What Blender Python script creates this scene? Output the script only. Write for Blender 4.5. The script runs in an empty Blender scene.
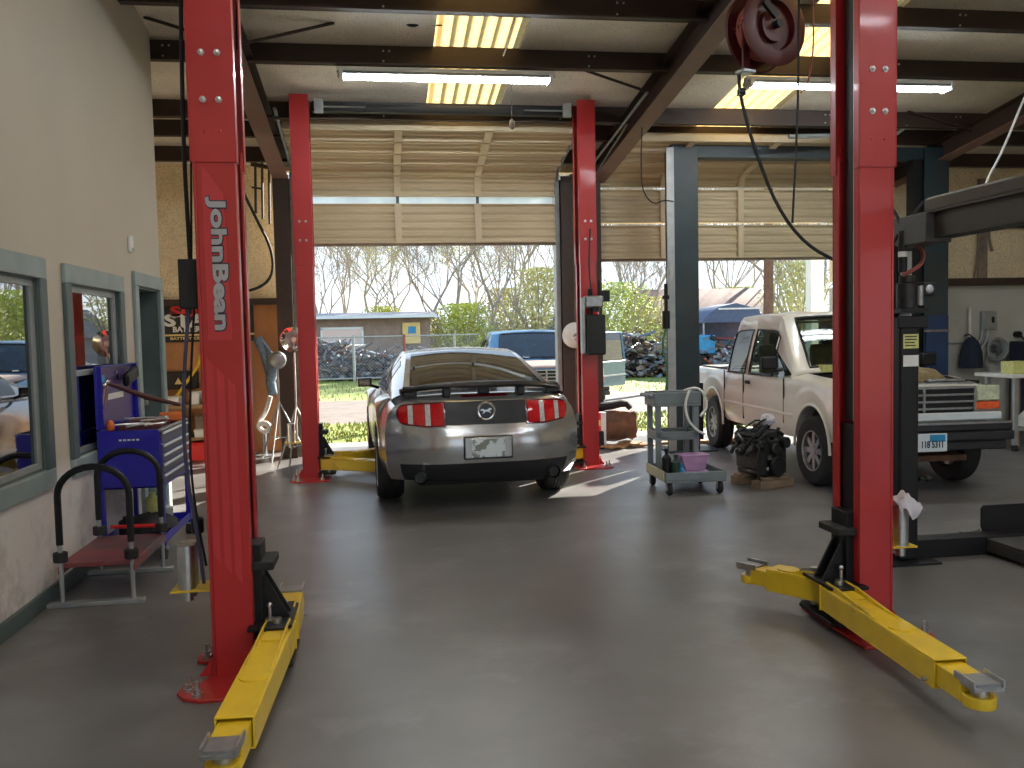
import bpy, bmesh, math, random
from mathutils import Vector, Matrix
from math import sin, cos, pi, radians
random.seed(7)
SC = bpy.context.scene
COL = SC.collection
# ---------------------------------------------------------------- camera
def setup_camera():
    f, pit, rol, yaw, h = 872.0, .0577, -.0215, .1471, 1.6
    fw0 = Vector((sin(yaw), cos(yaw), 0)); r0 = Vector((cos(yaw), -sin(yaw), 0)); up0 = Vector((0, 0, 1))
    fw = fw0*cos(pit) - up0*sin(pit); up = up0*cos(pit) + fw0*sin(pit)
    r = r0*cos(rol) + up*sin(rol); u = up*cos(rol) - r0*sin(rol)
    cd = bpy.data.cameras.new('camera'); cam = bpy.data.objects.new('camera', cd); COL.objects.link(cam)
    cd.sensor_width = 36; cd.lens = f/1024*36; cd.clip_start = .05; cd.clip_end = 500
    m = Matrix((r, u, -fw)).transposed().to_4x4(); m.translation = Vector((0, 0, h))
    cam.matrix_world = m; SC.camera = cam
setup_camera()
# ---------------------------------------------------------------- world, sun, exposure
W = bpy.data.worlds.new('sky'); SC.world = W; W.use_nodes = True
nt = W.node_tree; nt.nodes.clear()
tc = nt.nodes.new('ShaderNodeTexCoord'); sx = nt.nodes.new('ShaderNodeSeparateXYZ')
rmp = nt.nodes.new('ShaderNodeValToRGB'); bg = nt.nodes.new('ShaderNodeBackground'); wo = nt.nodes.new('ShaderNodeOutputWorld')
nt.links.new(tc.outputs['Generated'], sx.inputs[0]); nt.links.new(sx.outputs[2], rmp.inputs[0])
nt.links.new(rmp.outputs[0], bg.inputs[0]); nt.links.new(bg.outputs[0], wo.inputs[0])
cr = rmp.color_ramp
cr.elements[0].position = 0; cr.elements[0].color = (.88, .94, 1, 1)
cr.elements[1].position = .75; cr.elements[1].color = (.40, .60, .95, 1)
e = cr.elements.new(.2); e.color = (.74, .88, 1, 1)
bg.inputs[1].default_value = 1.5
SUN = bpy.data.lights.new('sun', 'SUN'); so = bpy.data.objects.new('sun', SUN); COL.objects.link(so)
SUN.energy = 24; SUN.angle = .009; SUN.color = (1, .93, .8)
SD = Vector((-.72, -.694, 0)).normalized()*cos(radians(25)) + Vector((0, 0, -sin(radians(25))))
so.rotation_euler = SD.to_track_quat('-Z', 'Y').to_euler(); so.location = (20, 30, 20)
SC.view_settings.view_transform = 'Standard'; SC.view_settings.look = 'None'
SC.view_settings.gamma = 1; SC.view_settings.use_curve_mapping = False
SC.view_settings.exposure = 0.12
LAMP = 55.0
# ---------------------------------------------------------------- helpers
class MB:
    def __init__(s): s.bm = bmesh.new(); s.mi = 0
    def f(s, vs):
        try:
            fc = s.bm.faces.new(vs); fc.material_index = s.mi; return fc
        except ValueError: return None
    def v(s, p): return s.bm.verts.new(p)
    def box(s, x0, x1, y0, y1, z0, z1, R=None):
        c = [(x, y, z) for x in (x0, x1) for y in (y0, y1) for z in (z0, z1)]
        if R: c = [R @ Vector(p) for p in c]
        v = [s.v(p) for p in c]
        for q in ((0,1,3,2),(4,6,7,5),(0,4,5,1),(2,3,7,6),(0,2,6,4),(1,5,7,3)): s.f([v[i] for i in q])
        return s
    def cbox(s, c, d, rz=0, rx=0, ry=0):
        R = Matrix.Translation(c) @ Matrix.Rotation(rz, 4, 'Z') @ Matrix.Rotation(rx, 4, 'X') @ Matrix.Rotation(ry, 4, 'Y')
        return s.box(-d[0]/2, d[0]/2, -d[1]/2, d[1]/2, -d[2]/2, d[2]/2, R)
    def prism(s, pts, a, b, axis='z', R=None):
        def P(u, w, t):
            p = {'z': (u, w, t), 'y': (u, t, w), 'x': (t, u, w)}[axis]
            return R @ Vector(p) if R else p
        A = [s.v(P(u, w, a)) for u, w in pts]; B = [s.v(P(u, w, b)) for u, w in pts]
        n = len(pts); s.f(A[::-1]); s.f(B)
        for i in range(n): s.f([A[i], A[(i+1) % n], B[(i+1) % n], B[i]])
        return s
    def ring(s, c, t, r, n, up=None):
        t = Vector(t).normalized(); up = Vector(up) if up else (Vector((0, 0, 1)) if abs(t.z) < .95 else Vector((1, 0, 0)))
        a = t.cross(up).normalized(); b = a.cross(t)
        return [s.v(Vector(c) + (a*cos(2*pi*i/n) + b*sin(2*pi*i/n))*r) for i in range(n)]
    def bridge(s, A, B):
        n = len(A)
        for i in range(n): s.f([A[i], A[(i+1) % n], B[(i+1) % n], B[i]])
    def cyl(s, p0, p1, r0, r1=None, n=16, cap=True):
        p0, p1 = Vector(p0), Vector(p1); r1 = r0 if r1 is None else r1
        A = s.ring(p0, p1-p0, r0, n); B = s.ring(p1, p1-p0, r1, n); s.bridge(A, B)
        if cap: s.f(A[::-1]); s.f(B)
        return s
    def tube(s, pts, r, n=8, smooth=0, cap=True, close=False):
        pts = [Vector(p) for p in pts]
        for _ in range(smooth):
            q = [pts[0]]
            for a, b in zip(pts, pts[1:]): q += [a*.75+b*.25, a*.25+b*.75]
            pts = q + [pts[-1]]
        rs = r if isinstance(r, (list, tuple)) else [r]*len(pts)
        if len(rs) != len(pts): rs = [rs[0] + (rs[-1]-rs[0])*i/(len(pts)-1) for i in range(len(pts))]
        prev = None; first = None; ref = None; m = len(pts)
        for i, p in enumerate(pts):
            t = ((pts[(i+1) % m]-pts[i-1]) if close else (pts[min(i+1, m-1)]-pts[max(i-1, 0)])).normalized()
            if ref is None: ref = Vector((0, 0, 1)) if abs(t.z) < .9 else Vector((1, 0, 0))
            ref = (ref - t*ref.dot(t)).normalized(); a = t.cross(ref)
            R = [s.v(p + (ref*cos(2*pi*k/n) + a*sin(2*pi*k/n))*rs[i]) for k in range(n)]
            if prev: s.bridge(prev, R)
            else: first = R
            prev = R
        if close: s.bridge(prev, first)
        elif cap: s.f(first[::-1]); s.f(prev)
        return s
    def lathe(s, prof, c=(0, 0, 0), axis='z', n=24, cap=True):
        rings = []
        for r, h in prof:
            R = []
            for i in range(n):
                a = 2*pi*i/n; u, w = r*cos(a), r*sin(a)
                p = {'z': (u, w, h), 'x': (h, u, w), 'y': (u, h, w)}[axis]
                R.append(s.v(Vector(c)+Vector(p)))
            rings.append(R)
        for A, B in zip(rings, rings[1:]): s.bridge(A, B)
        if cap: s.f(rings[0][::-1]); s.f(rings[-1])
        return s
    def sph(s, c, r, nu=12, nv=8, jit=0):
        r = (r, r, r) if not isinstance(r, (tuple, list)) else r
        rows = []
        for j in range(1, nv):
            a = pi*j/nv; row = []
            for i in range(nu):
                b = 2*pi*i/nu; k = 1+random.uniform(-jit, jit)
                row.append(s.v((c[0]+r[0]*sin(a)*cos(b)*k, c[1]+r[1]*sin(a)*sin(b)*k, c[2]+r[2]*cos(a)*k)))
            rows.append(row)
        t = s.v((c[0], c[1], c[2]+r[2])); d = s.v((c[0], c[1], c[2]-r[2]))
        for A, B in zip(rows, rows[1:]): s.bridge(A, B)
        for i in range(nu):
            s.f([t, rows[0][(i+1) % nu], rows[0][i]]); s.f([d, rows[-1][i], rows[-1][(i+1) % nu]])
        return s
    def grid(s, P):
        V = [[s.v(p) for p in row] for row in P]
        for i in range(len(V)-1):
            for j in range(len(V[0])-1): s.f([V[i][j], V[i][j+1], V[i+1][j+1], V[i+1][j]])
        return V
    def build(s, name, mats, parent=None, smooth=35, bevel=0, solid=0, seg=2, loc=None, rec=True):
        if rec: bmesh.ops.recalc_face_normals(s.bm, faces=s.bm.faces)
        me = bpy.data.meshes.new(name); s.bm.to_mesh(me); s.bm.free()
        for m in (mats if isinstance(mats, (list, tuple)) else [mats]): me.materials.append(m)
        if smooth:
            for p in me.polygons: p.use_smooth = True
            me.set_sharp_from_angle(angle=radians(smooth))
        o = bpy.data.objects.new(name, me); COL.objects.link(o)
        if parent: o.parent = parent
        if loc: o.location = loc
        if solid:
            m = o.modifiers.new('solid', 'SOLIDIFY'); m.thickness = solid; m.offset = -1
        if bevel:
            m = o.modifiers.new('bevel', 'BEVEL'); m.width = bevel; m.segments = seg; m.limit_method = 'ANGLE'; m.angle_limit = radians(40)
        return o
def B(name, mats, parent, *boxes, bevel=0, **k):
    m = MB()
    for b in boxes: m.box(*b)
    return m.build(name, mats, parent, bevel=bevel, **k)
def tag(o, label=None, cat=None, group=None, kind=None):
    if label: o['label'] = label
    if cat: o['category'] = cat
    if group: o['group'] = group
    if kind: o['kind'] = kind
    return o
def thing(name, label, cat, loc=(0, 0, 0), rz=0, group=None):
    o = bpy.data.objects.new(name, None); COL.objects.link(o); o.location = loc; o.rotation_euler = (0, 0, rz)
    o.empty_display_size = .1
    return tag(o, label, cat, group)
def many(name, m, parent, fn, pts, **k):
    mb = MB(); fn(mb); first = mb.build(name, m, parent, **k); first.location = pts[0]
    for p in pts[1:]:
        o = first.copy(); COL.objects.link(o); o.parent = parent; o.location = p
    return first
def struct(o): o['kind'] = 'structure'; return o
def copy_tree(o, parent=None):
    c = o.copy(); COL.objects.link(c); c.parent = parent
    for ch in [x for x in KIDS(o)]: copy_tree(ch, c)
    return c
def KIDS(o): return [x for x in COL.objects if x.parent == o]
def text_mesh(name, body, size, m, parent, M, ext=.003, off=0, align='CENTER'):
    cu = bpy.data.curves.new('tx', 'FONT'); cu.body = body; cu.size = size; cu.extrude = ext; cu.offset = off; cu.align_x = align; cu.align_y = 'CENTER'
    cu.resolution_u = 3
    t = bpy.data.objects.new('tx', cu); COL.objects.link(t)
    dg = bpy.context.evaluated_depsgraph_get(); dg.update()
    me = bpy.data.meshes.new_from_object(t.evaluated_get(dg)); bpy.data.objects.remove(t)
    me.name = name; me.transform(M); me.materials.clear(); me.materials.append(m)
    o = bpy.data.objects.new(name, me); COL.objects.link(o); o.parent = parent
    return o
# ---------------------------------------------------------------- materials
def mat(name, c, rough=.5, metal=0, var=.12, scale=6, bump=0, c2=None, c2fac=(.45, .62), c2scale=None, coat=0, rvar=.1, alpha=None, emit=None, spec=.5, trans=0, stretch=None):
    m = bpy.data.materials.new(name); m.use_nodes = True; t = m.node_tree; b = t.nodes['Principled BSDF']; L = t.links
    tc = t.nodes.new('ShaderNodeTexCoord'); mp = t.nodes.new('ShaderNodeMapping'); L.new(tc.outputs['Object'], mp.inputs[0])
    if stretch: mp.inputs['Scale'].default_value = stretch
    nz = t.nodes.new('ShaderNodeTexNoise'); nz.inputs['Scale'].default_value = scale; nz.inputs['Detail'].default_value = 6; L.new(mp.outputs[0], nz.inputs[0])
    r = t.nodes.new('ShaderNodeValToRGB'); L.new(nz.outputs[0], r.inputs[0])
    r.color_ramp.elements[0].position = .3; r.color_ramp.elements[1].position = .7
    r.color_ramp.elements[0].color = tuple(max(0, x*(1-var)) for x in c)+(1,); r.color_ramp.elements[1].color = tuple(min(1, x*(1+var)) for x in c)+(1,)
    out = r.outputs[0]
    if c2:
        n2 = t.nodes.new('ShaderNodeTexNoise'); n2.inputs['Scale'].default_value = c2scale or scale*.4; n2.inputs['Detail'].default_value = 8; n2.inputs['Roughness'].default_value = .65
        L.new(mp.outputs[0], n2.inputs[0])
        r2 = t.nodes.new('ShaderNodeValToRGB'); r2.color_ramp.elements[0].position = c2fac[0]; r2.color_ramp.elements[1].position = c2fac[1]; L.new(n2.outputs[0], r2.inputs[0])
        mx = t.nodes.new('ShaderNodeMix'); mx.data_type = 'RGBA'; L.new(r2.outputs[0], mx.inputs[0]); L.new(out, mx.inputs[6]); mx.inputs[7].default_value = tuple(c2)+(1,)
        out = mx.outputs[2]
    L.new(out, b.inputs['Base Color'])
    mr = t.nodes.new('ShaderNodeMapRange'); L.new(nz.outputs[0], mr.inputs[0]); mr.inputs[3].default_value = max(.02, rough-rvar) if rough < .28 else max(.29, rough-rvar); mr.inputs[4].default_value = min(1, rough+rvar)
    if rvar: L.new(mr.outputs[0], b.inputs['Roughness'])
    else: b.inputs['Roughness'].default_value = rough
    b.inputs['Metallic'].default_value = metal; b.inputs['Coat Weight'].default_value = coat; b.inputs['Coat Roughness'].default_value = .06
    b.inputs['Specular IOR Level'].default_value = spec
    if trans: b.inputs['Transmission Weight'].default_value = trans
    if emit: b.inputs['Emission Color'].default_value = tuple(emit[:3])+(1,); b.inputs['Emission Strength'].default_value = emit[3]
    if bump:
        bp = t.nodes.new('ShaderNodeBump'); bp.inputs['Strength'].default_value = bump; bp.inputs['Distance'].default_value = .02; L.new(nz.outputs[0], bp.inputs['Height']); L.new(bp.outputs[0], b.inputs['Normal'])
    return m
def glass(name, tint=(.8, .9, .88), refl=1.0, rough=.01, base=.05):
    m = bpy.data.materials.new(name); m.use_nodes = True; t = m.node_tree; t.nodes.clear(); L = t.links
    o = t.nodes.new('ShaderNodeOutputMaterial'); mx = t.nodes.new('ShaderNodeMixShader'); tr = t.nodes.new('ShaderNodeBsdfTransparent'); g = t.nodes.new('ShaderNodeBsdfGlossy')
    tr.inputs[0].default_value = tint+(1,); g.inputs['Roughness'].default_value = rough
    lw = t.nodes.new('ShaderNodeLayerWeight'); lw.inputs[0].default_value = .5
    pw = t.nodes.new('ShaderNodeMath'); pw.operation = 'POWER'; pw.inputs[1].default_value = 4.0; L.new(lw.outputs['Facing'], pw.inputs[0])
    ml = t.nodes.new('ShaderNodeMath'); ml.operation = 'MULTIPLY_ADD'; ml.use_clamp = True; ml.inputs[1].default_value = refl; ml.inputs[2].default_value = base
    L.new(pw.outputs[0], ml.inputs[0]); L.new(ml.outputs[0], mx.inputs[0]); L.new(tr.outputs[0], mx.inputs[1]); L.new(g.outputs[0], mx.inputs[2]); L.new(mx.outputs[0], o.inputs[0])
    return m
def insul(name, c, line, scale, lap=None):
    m = mat(name, c, rough=.55, var=.12, scale=3, bump=.25); t = m.node_tree; L = t.links; b = t.nodes['Principled BSDF']
    tc = t.nodes.new('ShaderNodeTexCoord'); vo = t.nodes.new('ShaderNodeTexVoronoi'); vo.feature = 'DISTANCE_TO_EDGE'; vo.inputs['Scale'].default_value = scale; vo.inputs['Randomness'].default_value = .75
    L.new(tc.outputs['Object'], vo.inputs[0])
    r = t.nodes.new('ShaderNodeValToRGB'); r.color_ramp.elements[0].position = .04; r.color_ramp.elements[1].position = .1; L.new(vo.outputs[0], r.inputs[0])
    mx = t.nodes.new('ShaderNodeMix'); mx.data_type = 'RGBA'; src = b.inputs['Base Color'].links[0].from_socket
    L.new(r.outputs[0], mx.inputs[0]); mx.inputs[6].default_value = tuple(line)+(1,); L.new(src, mx.inputs[7]); L.new(mx.outputs[2], b.inputs['Base Color'])
    return m
M = {}
M['red'] = mat('red_paint', (.42, .020, .022), .34, var=.05, scale=3, coat=.25)
M['red_band'] = mat('red_decal', (.50, .035, .045), .38, var=.04)
M['yellow'] = mat('yellow_paint', (.70, .48, .02), .4, var=.08, scale=9, coat=.2, c2=(.32, .2, .03), c2fac=(.6, .72))
M['black'] = mat('black_paint', (.007, .007, .009), .45, var=.2, spec=.35)
M['black_matte'] = mat('black_rubber', (.015, .015, .016), .75, var=.2, scale=20)
M['chrome'] = mat('chrome', (.75, .76, .78), .15, 1, var=.05)
M['zinc'] = mat('zinc_plate', (.55, .56, .57), .32, 1, var=.12, scale=20)
M['steel'] = mat('grey_steel', (.32, .33, .34), .4, .8, var=.2, scale=14)
M['galv'] = mat('galvanised', (.36, .38, .38), .5, .5, var=.15, scale=8)
M['brown'] = mat('brown_primer', (.040, .022, .015), .55, var=.15, scale=4)
M['flange'] = mat('brown_primer_lit', (.20, .11, .085), .55, var=.15, scale=4)  # rafter primer lightened, light on the bottom flange put into the colour
M['silverdecal'] = mat('silver_lettering', (.42, .43, .47), .35, .5, var=.05)
M['darkdecal'] = mat('dark_lettering_edge', (.03, .03, .045), .5)
M['white'] = mat('white_paint', (.75, .75, .73), .45, var=.05)
M['tube'] = mat('lamp_tube', (1, 1, 1), .4, emit=(.88, .95, 1, LAMP))
M['concrete'] = None
M['wallpaint'] = mat('wall_paint', (.40, .365, .30), .6, var=.06, scale=1.2, bump=.05)
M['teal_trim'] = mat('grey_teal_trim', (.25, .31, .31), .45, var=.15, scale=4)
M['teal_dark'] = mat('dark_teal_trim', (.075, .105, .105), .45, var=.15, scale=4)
M['insul'] = insul('wall_insulation', (.82, .68, .45), (.66, .53, .33), 24)
M['ceil'] = insul('ceiling_insulation', (.78, .71, .58), (.66, .59, .47), 27)
M['ply'] = mat('plywood', (.50, .22, .07), .5, var=.25, scale=2, c2=(.34, .13, .045), stretch=(1, 1, .3))
M['block'] = mat('painted_block', (.50, .49, .43), .6, var=.08, scale=2, c2=(.33, .32, .28), c2fac=(.55, .75), c2scale=1.5)
M['door_tan'] = mat('tan_door_steel', (.66, .55, .36), .45, var=.1, scale=2, stretch=(.3, 1, 1))
M['lite'] = mat('frosted_lite', (.8, .9, .95), .4, trans=.9)
M['teal_lift'] = mat('dark_teal_paint', (.012, .028, .036), .45, var=.3, scale=3, c2=(.03, .035, .03), c2fac=(.5, .65))
M['blue_lift'] = mat('blue_paint', (.01, .035, .10), .4, var=.2, scale=3)
M['wood'] = mat('timber', (.33, .20, .10), .7, var=.25, scale=4, stretch=(1, .2, 1))
M['wood_grey'] = mat('weathered_timber', (.22, .17, .13), .8, var=.3, scale=6)
M['rust'] = mat('rusty_metal', (.16, .075, .04), .75, var=.4, scale=9, c2=(.09, .06, .05), bump=.3)
M['tire'] = mat('tire_rubber', (.022, .021, .021), .8, var=.25, scale=15)
M['alloy'] = mat('wheel_alloy', (.45, .44, .42), .35, .8, var=.1)
M['car_glass'] = mat('dark_car_glass', (.012, .011, .010), .03, var=.05, rvar=.01, spec=.9)
M['silver'] = mat('silver_car_paint', (.44, .44, .45), .2, .75, var=.015, coat=.6, rvar=0)
M['black_gloss'] = mat('gloss_black', (.01, .011, .014), .14, var=.1, coat=.5, rvar=0)
M['bumper_dark'] = mat('dark_bumper_plastic', (.016, .017, .022), .45, var=.1)
M['lamp_red'] = mat('red_lamp_lens', (.55, .006, .01), .12, var=.2, scale=40, coat=1, rvar=.04)
M['lamp_red_dark'] = mat('dark_red_lens', (.12, .004, .008), .2, var=.1, coat=.5)
M['lamp_white'] = mat('clear_lamp_lens', (.62, .55, .55), .2, var=.25, scale=60, coat=.5)
M['plate'] = mat('mottled_plate', (.62, .68, .72), .4, var=.04, c2=(.20, .22, .20), c2fac=(.5, .53), c2scale=13)
M['beige'] = mat('beige_truck_paint', (.70, .68, .61), .28, .0, var=.04, scale=2, coat=.5, rvar=0)
M['bluepaint'] = mat('blue_truck_paint', (.05, .16, .28), .3, var=.08, coat=.6)
M['hoodbrown'] = mat('faded_brown_hood', (.33, .24, .19), .45, var=.15, coat=.2)
M['cyanpaint'] = mat('faded_teal_paint', (.035, .10, .12), .35, var=.1, coat=.4)
M['amber'] = mat('amber_lens', (.75, .10, .02), .2, var=.2, scale=40, coat=.6)
M['headlamp'] = mat('headlamp_glass', (.55, .60, .42), .15, var=.2, scale=30, coat=1)
M['toolblue'] = mat('blue_tool_paint', (.014, .010, .33), .35, var=.1, coat=.3)
M['toolpurple'] = mat('purple_lid_sticker', (.075, .035, .16), .4, var=.25, scale=5)
M['drawer'] = mat('drawer_front', (.09, .10, .17), .4, .3, var=.2)
M['redcart'] = mat('red_deck', (.22, .045, .05), .5, var=.3, scale=5, c2=(.10, .07, .065), c2fac=(.5, .65))
M['grey_plastic'] = mat('grey_plastic', (.17, .20, .22), .5, var=.12, scale=7)
M['cream_plastic'] = mat('yellowed_plastic', (.42, .40, .26), .5, var=.12)
M['purple'] = mat('mauve_plastic', (.42, .24, .44), .45, var=.15)
M['white_rag'] = mat('white_cloth', (.62, .60, .66), .85, var=.15, scale=14)
M['denim'] = mat('blue_denim', (.14, .20, .27), .9, var=.3, scale=25)
M['orange'] = mat('orange_plastic', (.65, .14, .02), .5, var=.1)
M['green'] = mat('green_plastic', (.03, .16, .06), .5, var=.1)
M['sign_black'] = mat('banner_black', (.012, .012, .013), .5, var=.1)
M['sign_red'] = mat('banner_red', (.70, .02, .02), .5, var=.05)
M['sign_white'] = mat('banner_white', (.75, .75, .72), .5, var=.05)
M['sign_yellow'] = mat('sign_yellow', (.75, .55, .22), .6, var=.06)
M['label_yellow'] = mat('label_yellow', (.62, .62, .22), .5, var=.2, scale=60)
M['platewhite'] = mat('licence_plate_white', (.70, .76, .80), .4, var=.04)
M['plateblue'] = mat('licence_plate_blue', (.02, .25, .52), .4, var=.2)
M['navy'] = mat('navy_cloth', (.02, .025, .05), .9, var=.2)
M['engine'] = mat('oily_engine_metal', (.03, .03, .032), .38, .5, var=.5, scale=14, c2=(.17, .17, .17), c2fac=(.58, .7))
M['tan_cloth'] = mat('tan_cover', (.20, .15, .07), .8, var=.4, scale=10)
M['bark'] = mat('tree_bark', (.34, .30, .26), .9, var=.3, scale=4)  # bark lightened, distance haze and glare put into the colour
M['leaf'] = mat('spring_leaves', (.42, .46, .10), .7, var=.35, scale=3)
M['leaf_pale'] = mat('pale_new_leaves', (.52, .50, .22), .7, var=.3, scale=3)
M['brick'] = mat('brown_brick', (.28, .20, .16), .8, var=.2, scale=3)
M['roof_brown'] = mat('brown_shingle', (.20, .13, .11), .8, var=.2, scale=3)
M['roof_grey'] = mat('grey_metal_roof', (.22, .22, .25), .5, var=.15, scale=3)
M['tarp'] = mat('dark_blue_tarp', (.07, .10, .18), .6, var=.2)
M['scrap'] = mat('mixed_scrap', (.20, .19, .19), .7, var=.6, scale=2.5, c2=(.06, .09, .16), c2scale=1.6)
M['post_red'] = mat('red_fence_post', (.30, .08, .06), .7, var=.2)
M['office'] = mat('office_wall', (.22, .21, .19), .8, var=.05)
G_CLEAR = glass('clear_glass', (.82, .88, .86)); G_WIN = glass('window_glass', (.30, .34, .34), refl=1.6, base=.28)
G_TRUCK = glass('smoky_glass', (.42, .48, .44), refl=1.0, base=.05)
G_DARK = glass('privacy_glass', (.10, .11, .11), refl=.5, base=.05)
def floor_mat():
    m = mat('worn_concrete', (.150, .148, .150), .35, var=.3, scale=1.6, bump=.05, c2=(.255, .252, .26), c2fac=(.52, .70), c2scale=1.3, rvar=.08, spec=.9)
    t = m.node_tree; b = t.nodes['Principled BSDF']; L = t.links
    tcf = t.nodes.new('ShaderNodeTexCoord'); n = t.nodes.new('ShaderNodeTexNoise'); L.new(tcf.outputs['Object'], n.inputs[0]); n.inputs['Scale'].default_value = .7; n.inputs['Detail'].default_value = 5; n.inputs['Roughness'].default_value = .55
    r = t.nodes.new('ShaderNodeValToRGB'); r.color_ramp.elements[0].position = .28; r.color_ramp.elements[1].position = .62; L.new(n.outputs[0], r.inputs[0])
    mx = t.nodes.new('ShaderNodeMix'); mx.data_type = 'RGBA'; src = b.inputs['Base Color'].links[0].from_socket
    L.new(r.outputs[0], mx.inputs[0]); mx.inputs[6].default_value = (.098, .092, .090, 1); L.new(src, mx.inputs[7]); L.new(mx.outputs[2], b.inputs['Base Color'])
    return m
M['concrete'] = floor_mat()
def lowwall():
    m = mat('stained_wall_paint', (.52, .49, .45), .6, var=.06, scale=1.5, c2=(.30, .28, .28), c2fac=(.52, .7), c2scale=2.2, bump=.06)
    return m
M['lowwall'] = lowwall()
# ---------------------------------------------------------------- setting
def roofz(y): return 3.9 + .12*(12.2-y)
YF, YB = -4.0, 12.2
struct(B('floor', M['concrete'], None, (-6, 11, YF, 12.9, -.15, 0)))
# outdoor ground
M['apron'] = mat('pale_apron_concrete', (.27, .25, .22), .75, var=.12, scale=2, c2=(.34, .31, .27), c2scale=1)
M['dirt'] = mat('pale_gravel_road', (.155, .125, .108), .9, var=.2, scale=5, c2=(.11, .088, .072), c2scale=2)
M['grassm'] = mat('green_grass', (.16, .21, .03), .85, var=.3, scale=6, c2=(.24, .25, .07), c2scale=.8)
struct(B('ground', mat('dry_field', (.32, .29, .16), .9, var=.25, scale=.6), None, (-160, 160, -60, 260, -.5, -.16)))
struct(B('apron', M['apron'], None, (-14, 16, 12.9, 13.5, -.16, -.01)))
struct(B('apron_behind', M['apron'], None, (-14, 16, -14, YF, -.16, -.01)))
struct(B('gravel_road', M['dirt'], None, (-40, 50, 16.6, 22.6, -.17, -.02)))
def grass(name, x0, x1, y0, y1, n, h):
    m = MB(); m.box(x0, x1, y0, y1, -.17, -.02)
    for _ in range(n):
        x = random.uniform(x0, x1); y = random.uniform(y0, y1); a = random.uniform(0, pi); w = .02; hh = h*random.uniform(.5, 1.2)
        dx, dy = cos(a)*w, sin(a)*w; lx, ly = random.uniform(-.04, .04), random.uniform(-.04, .04)
        m.f([m.v((x-dx, y-dy, -.03)), m.v((x+dx, y+dy, -.03)), m.v((x+lx, y+ly, hh))])
    o = m.build(name, M['grassm'], smooth=0, rec=False); o['kind'] = 'stuff'; o['label'] = 'short green grass outside the open doors'
    return o
grass('near_grass', -9, 12, 13.5, 16.6, 9000, .05); grass('far_grass', -22, 34, 22.6, 38, 9000, .09)
# left office partition with two windows and a doorway
T = .2; X0 = -2.08
def wall_cut(name, ax, pos, th, a0, a1, z0, z1, holes, m, ztop=None):
    mb = MB(); cuts = sorted(holes)
    def bx(u0, u1, w0, w1):
        if u1-u0 < 1e-4 or w1-w0 < 1e-4: return
        if ax == 'x': mb.box(pos, pos+th, u0, u1, w0, w1)
        else: mb.box(u0, u1, pos, pos+th, w0, w1)
    u = a0
    for (h0, h1, hz0, hz1) in cuts:
        bx(u, h0, z0, z1); bx(h0, h1, z0, hz0); bx(h0, h1, hz1, z1); u = h1
    bx(u, a1, z0, z1)
    return struct(mb.build(name, m, smooth=0))
def wallmat():
    m = mat('office_wall_paint', (.50, .45, .37), .6, var=.05, scale=1.1, bump=.05); t = m.node_tree; L = t.links; b = t.nodes['Principled BSDF']
    tc = t.nodes.new('ShaderNodeTexCoord'); sp = t.nodes.new('ShaderNodeSeparateXYZ'); L.new(tc.outputs['Object'], sp.inputs[0])
    n = t.nodes.new('ShaderNodeTexNoise'); n.inputs['Scale'].default_value = 2.6; n.inputs['Detail'].default_value = 9; n.inputs['Roughness'].default_value = .72; L.new(tc.outputs['Object'], n.inputs[0])
    a = t.nodes.new('ShaderNodeMapRange'); a.inputs[1].default_value = .9; a.inputs[2].default_value = .1; L.new(sp.outputs[2], a.inputs[0])
    r = t.nodes.new('ShaderNodeValToRGB'); r.color_ramp.elements[0].position = .47; r.color_ramp.elements[1].position = .72; L.new(n.outputs[0], r.inputs[0])
    mu = t.nodes.new('ShaderNodeMath'); mu.operation = 'MULTIPLY'; L.new(a.outputs[0], mu.inputs[0]); L.new(r.outputs[0], mu.inputs[1])
    mx = t.nodes.new('ShaderNodeMix'); mx.data_type = 'RGBA'; src = b.inputs['Base Color'].links[0].from_socket
    L.new(mu.outputs[0], mx.inputs[0]); L.new(src, mx.inputs[6]); mx.inputs[7].default_value = (.20, .18, .175, 1)
    m2 = t.nodes.new('ShaderNodeMix'); m2.data_type = 'RGBA'; m2.inputs[7].default_value = (.68, .65, .64, 1)  # lower wall painted whiter, daylight put into the colour
    a2 = t.nodes.new('ShaderNodeMapRange'); a2.inputs[1].default_value = .86; a2.inputs[2].default_value = .74; L.new(sp.outputs[2], a2.inputs[0])
    L.new(a2.outputs[0], m2.inputs[0]); L.new(src, m2.inputs[6]); L.new(m2.outputs[2], mx.inputs[6])
    L.new(mx.outputs[2], b.inputs['Base Color']); return m
wm = wallmat()
WZ = [(3.3, 5.72, .82, 2.0), (6.27, 7.38, .82, 2.0), (7.93, 8.66, 0, 2.08)]
wall_cut('wall_left', 'x', X0-T, T, YF, 8.8, 0, 5.6, WZ, wm)
struct(B('wall_office_end', M['insul'], None, (-6, X0-T, 8.6, 8.8, 0, 5.2)))
struct(B('wall_office_back', M['office'], None, (-5.6, -5.5, YF, 8.6, 0, 2.8), (-5.5, X0-T, YF, 8.6, 2.7, 2.8), (-5.5, X0-T, YF, YF+.1, 0, 2.7)))
struct(B('baseboard_left', M['teal_dark'], None, (X0, X0+.025, YF, 7.83, 0, .1), bevel=.005))
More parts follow.
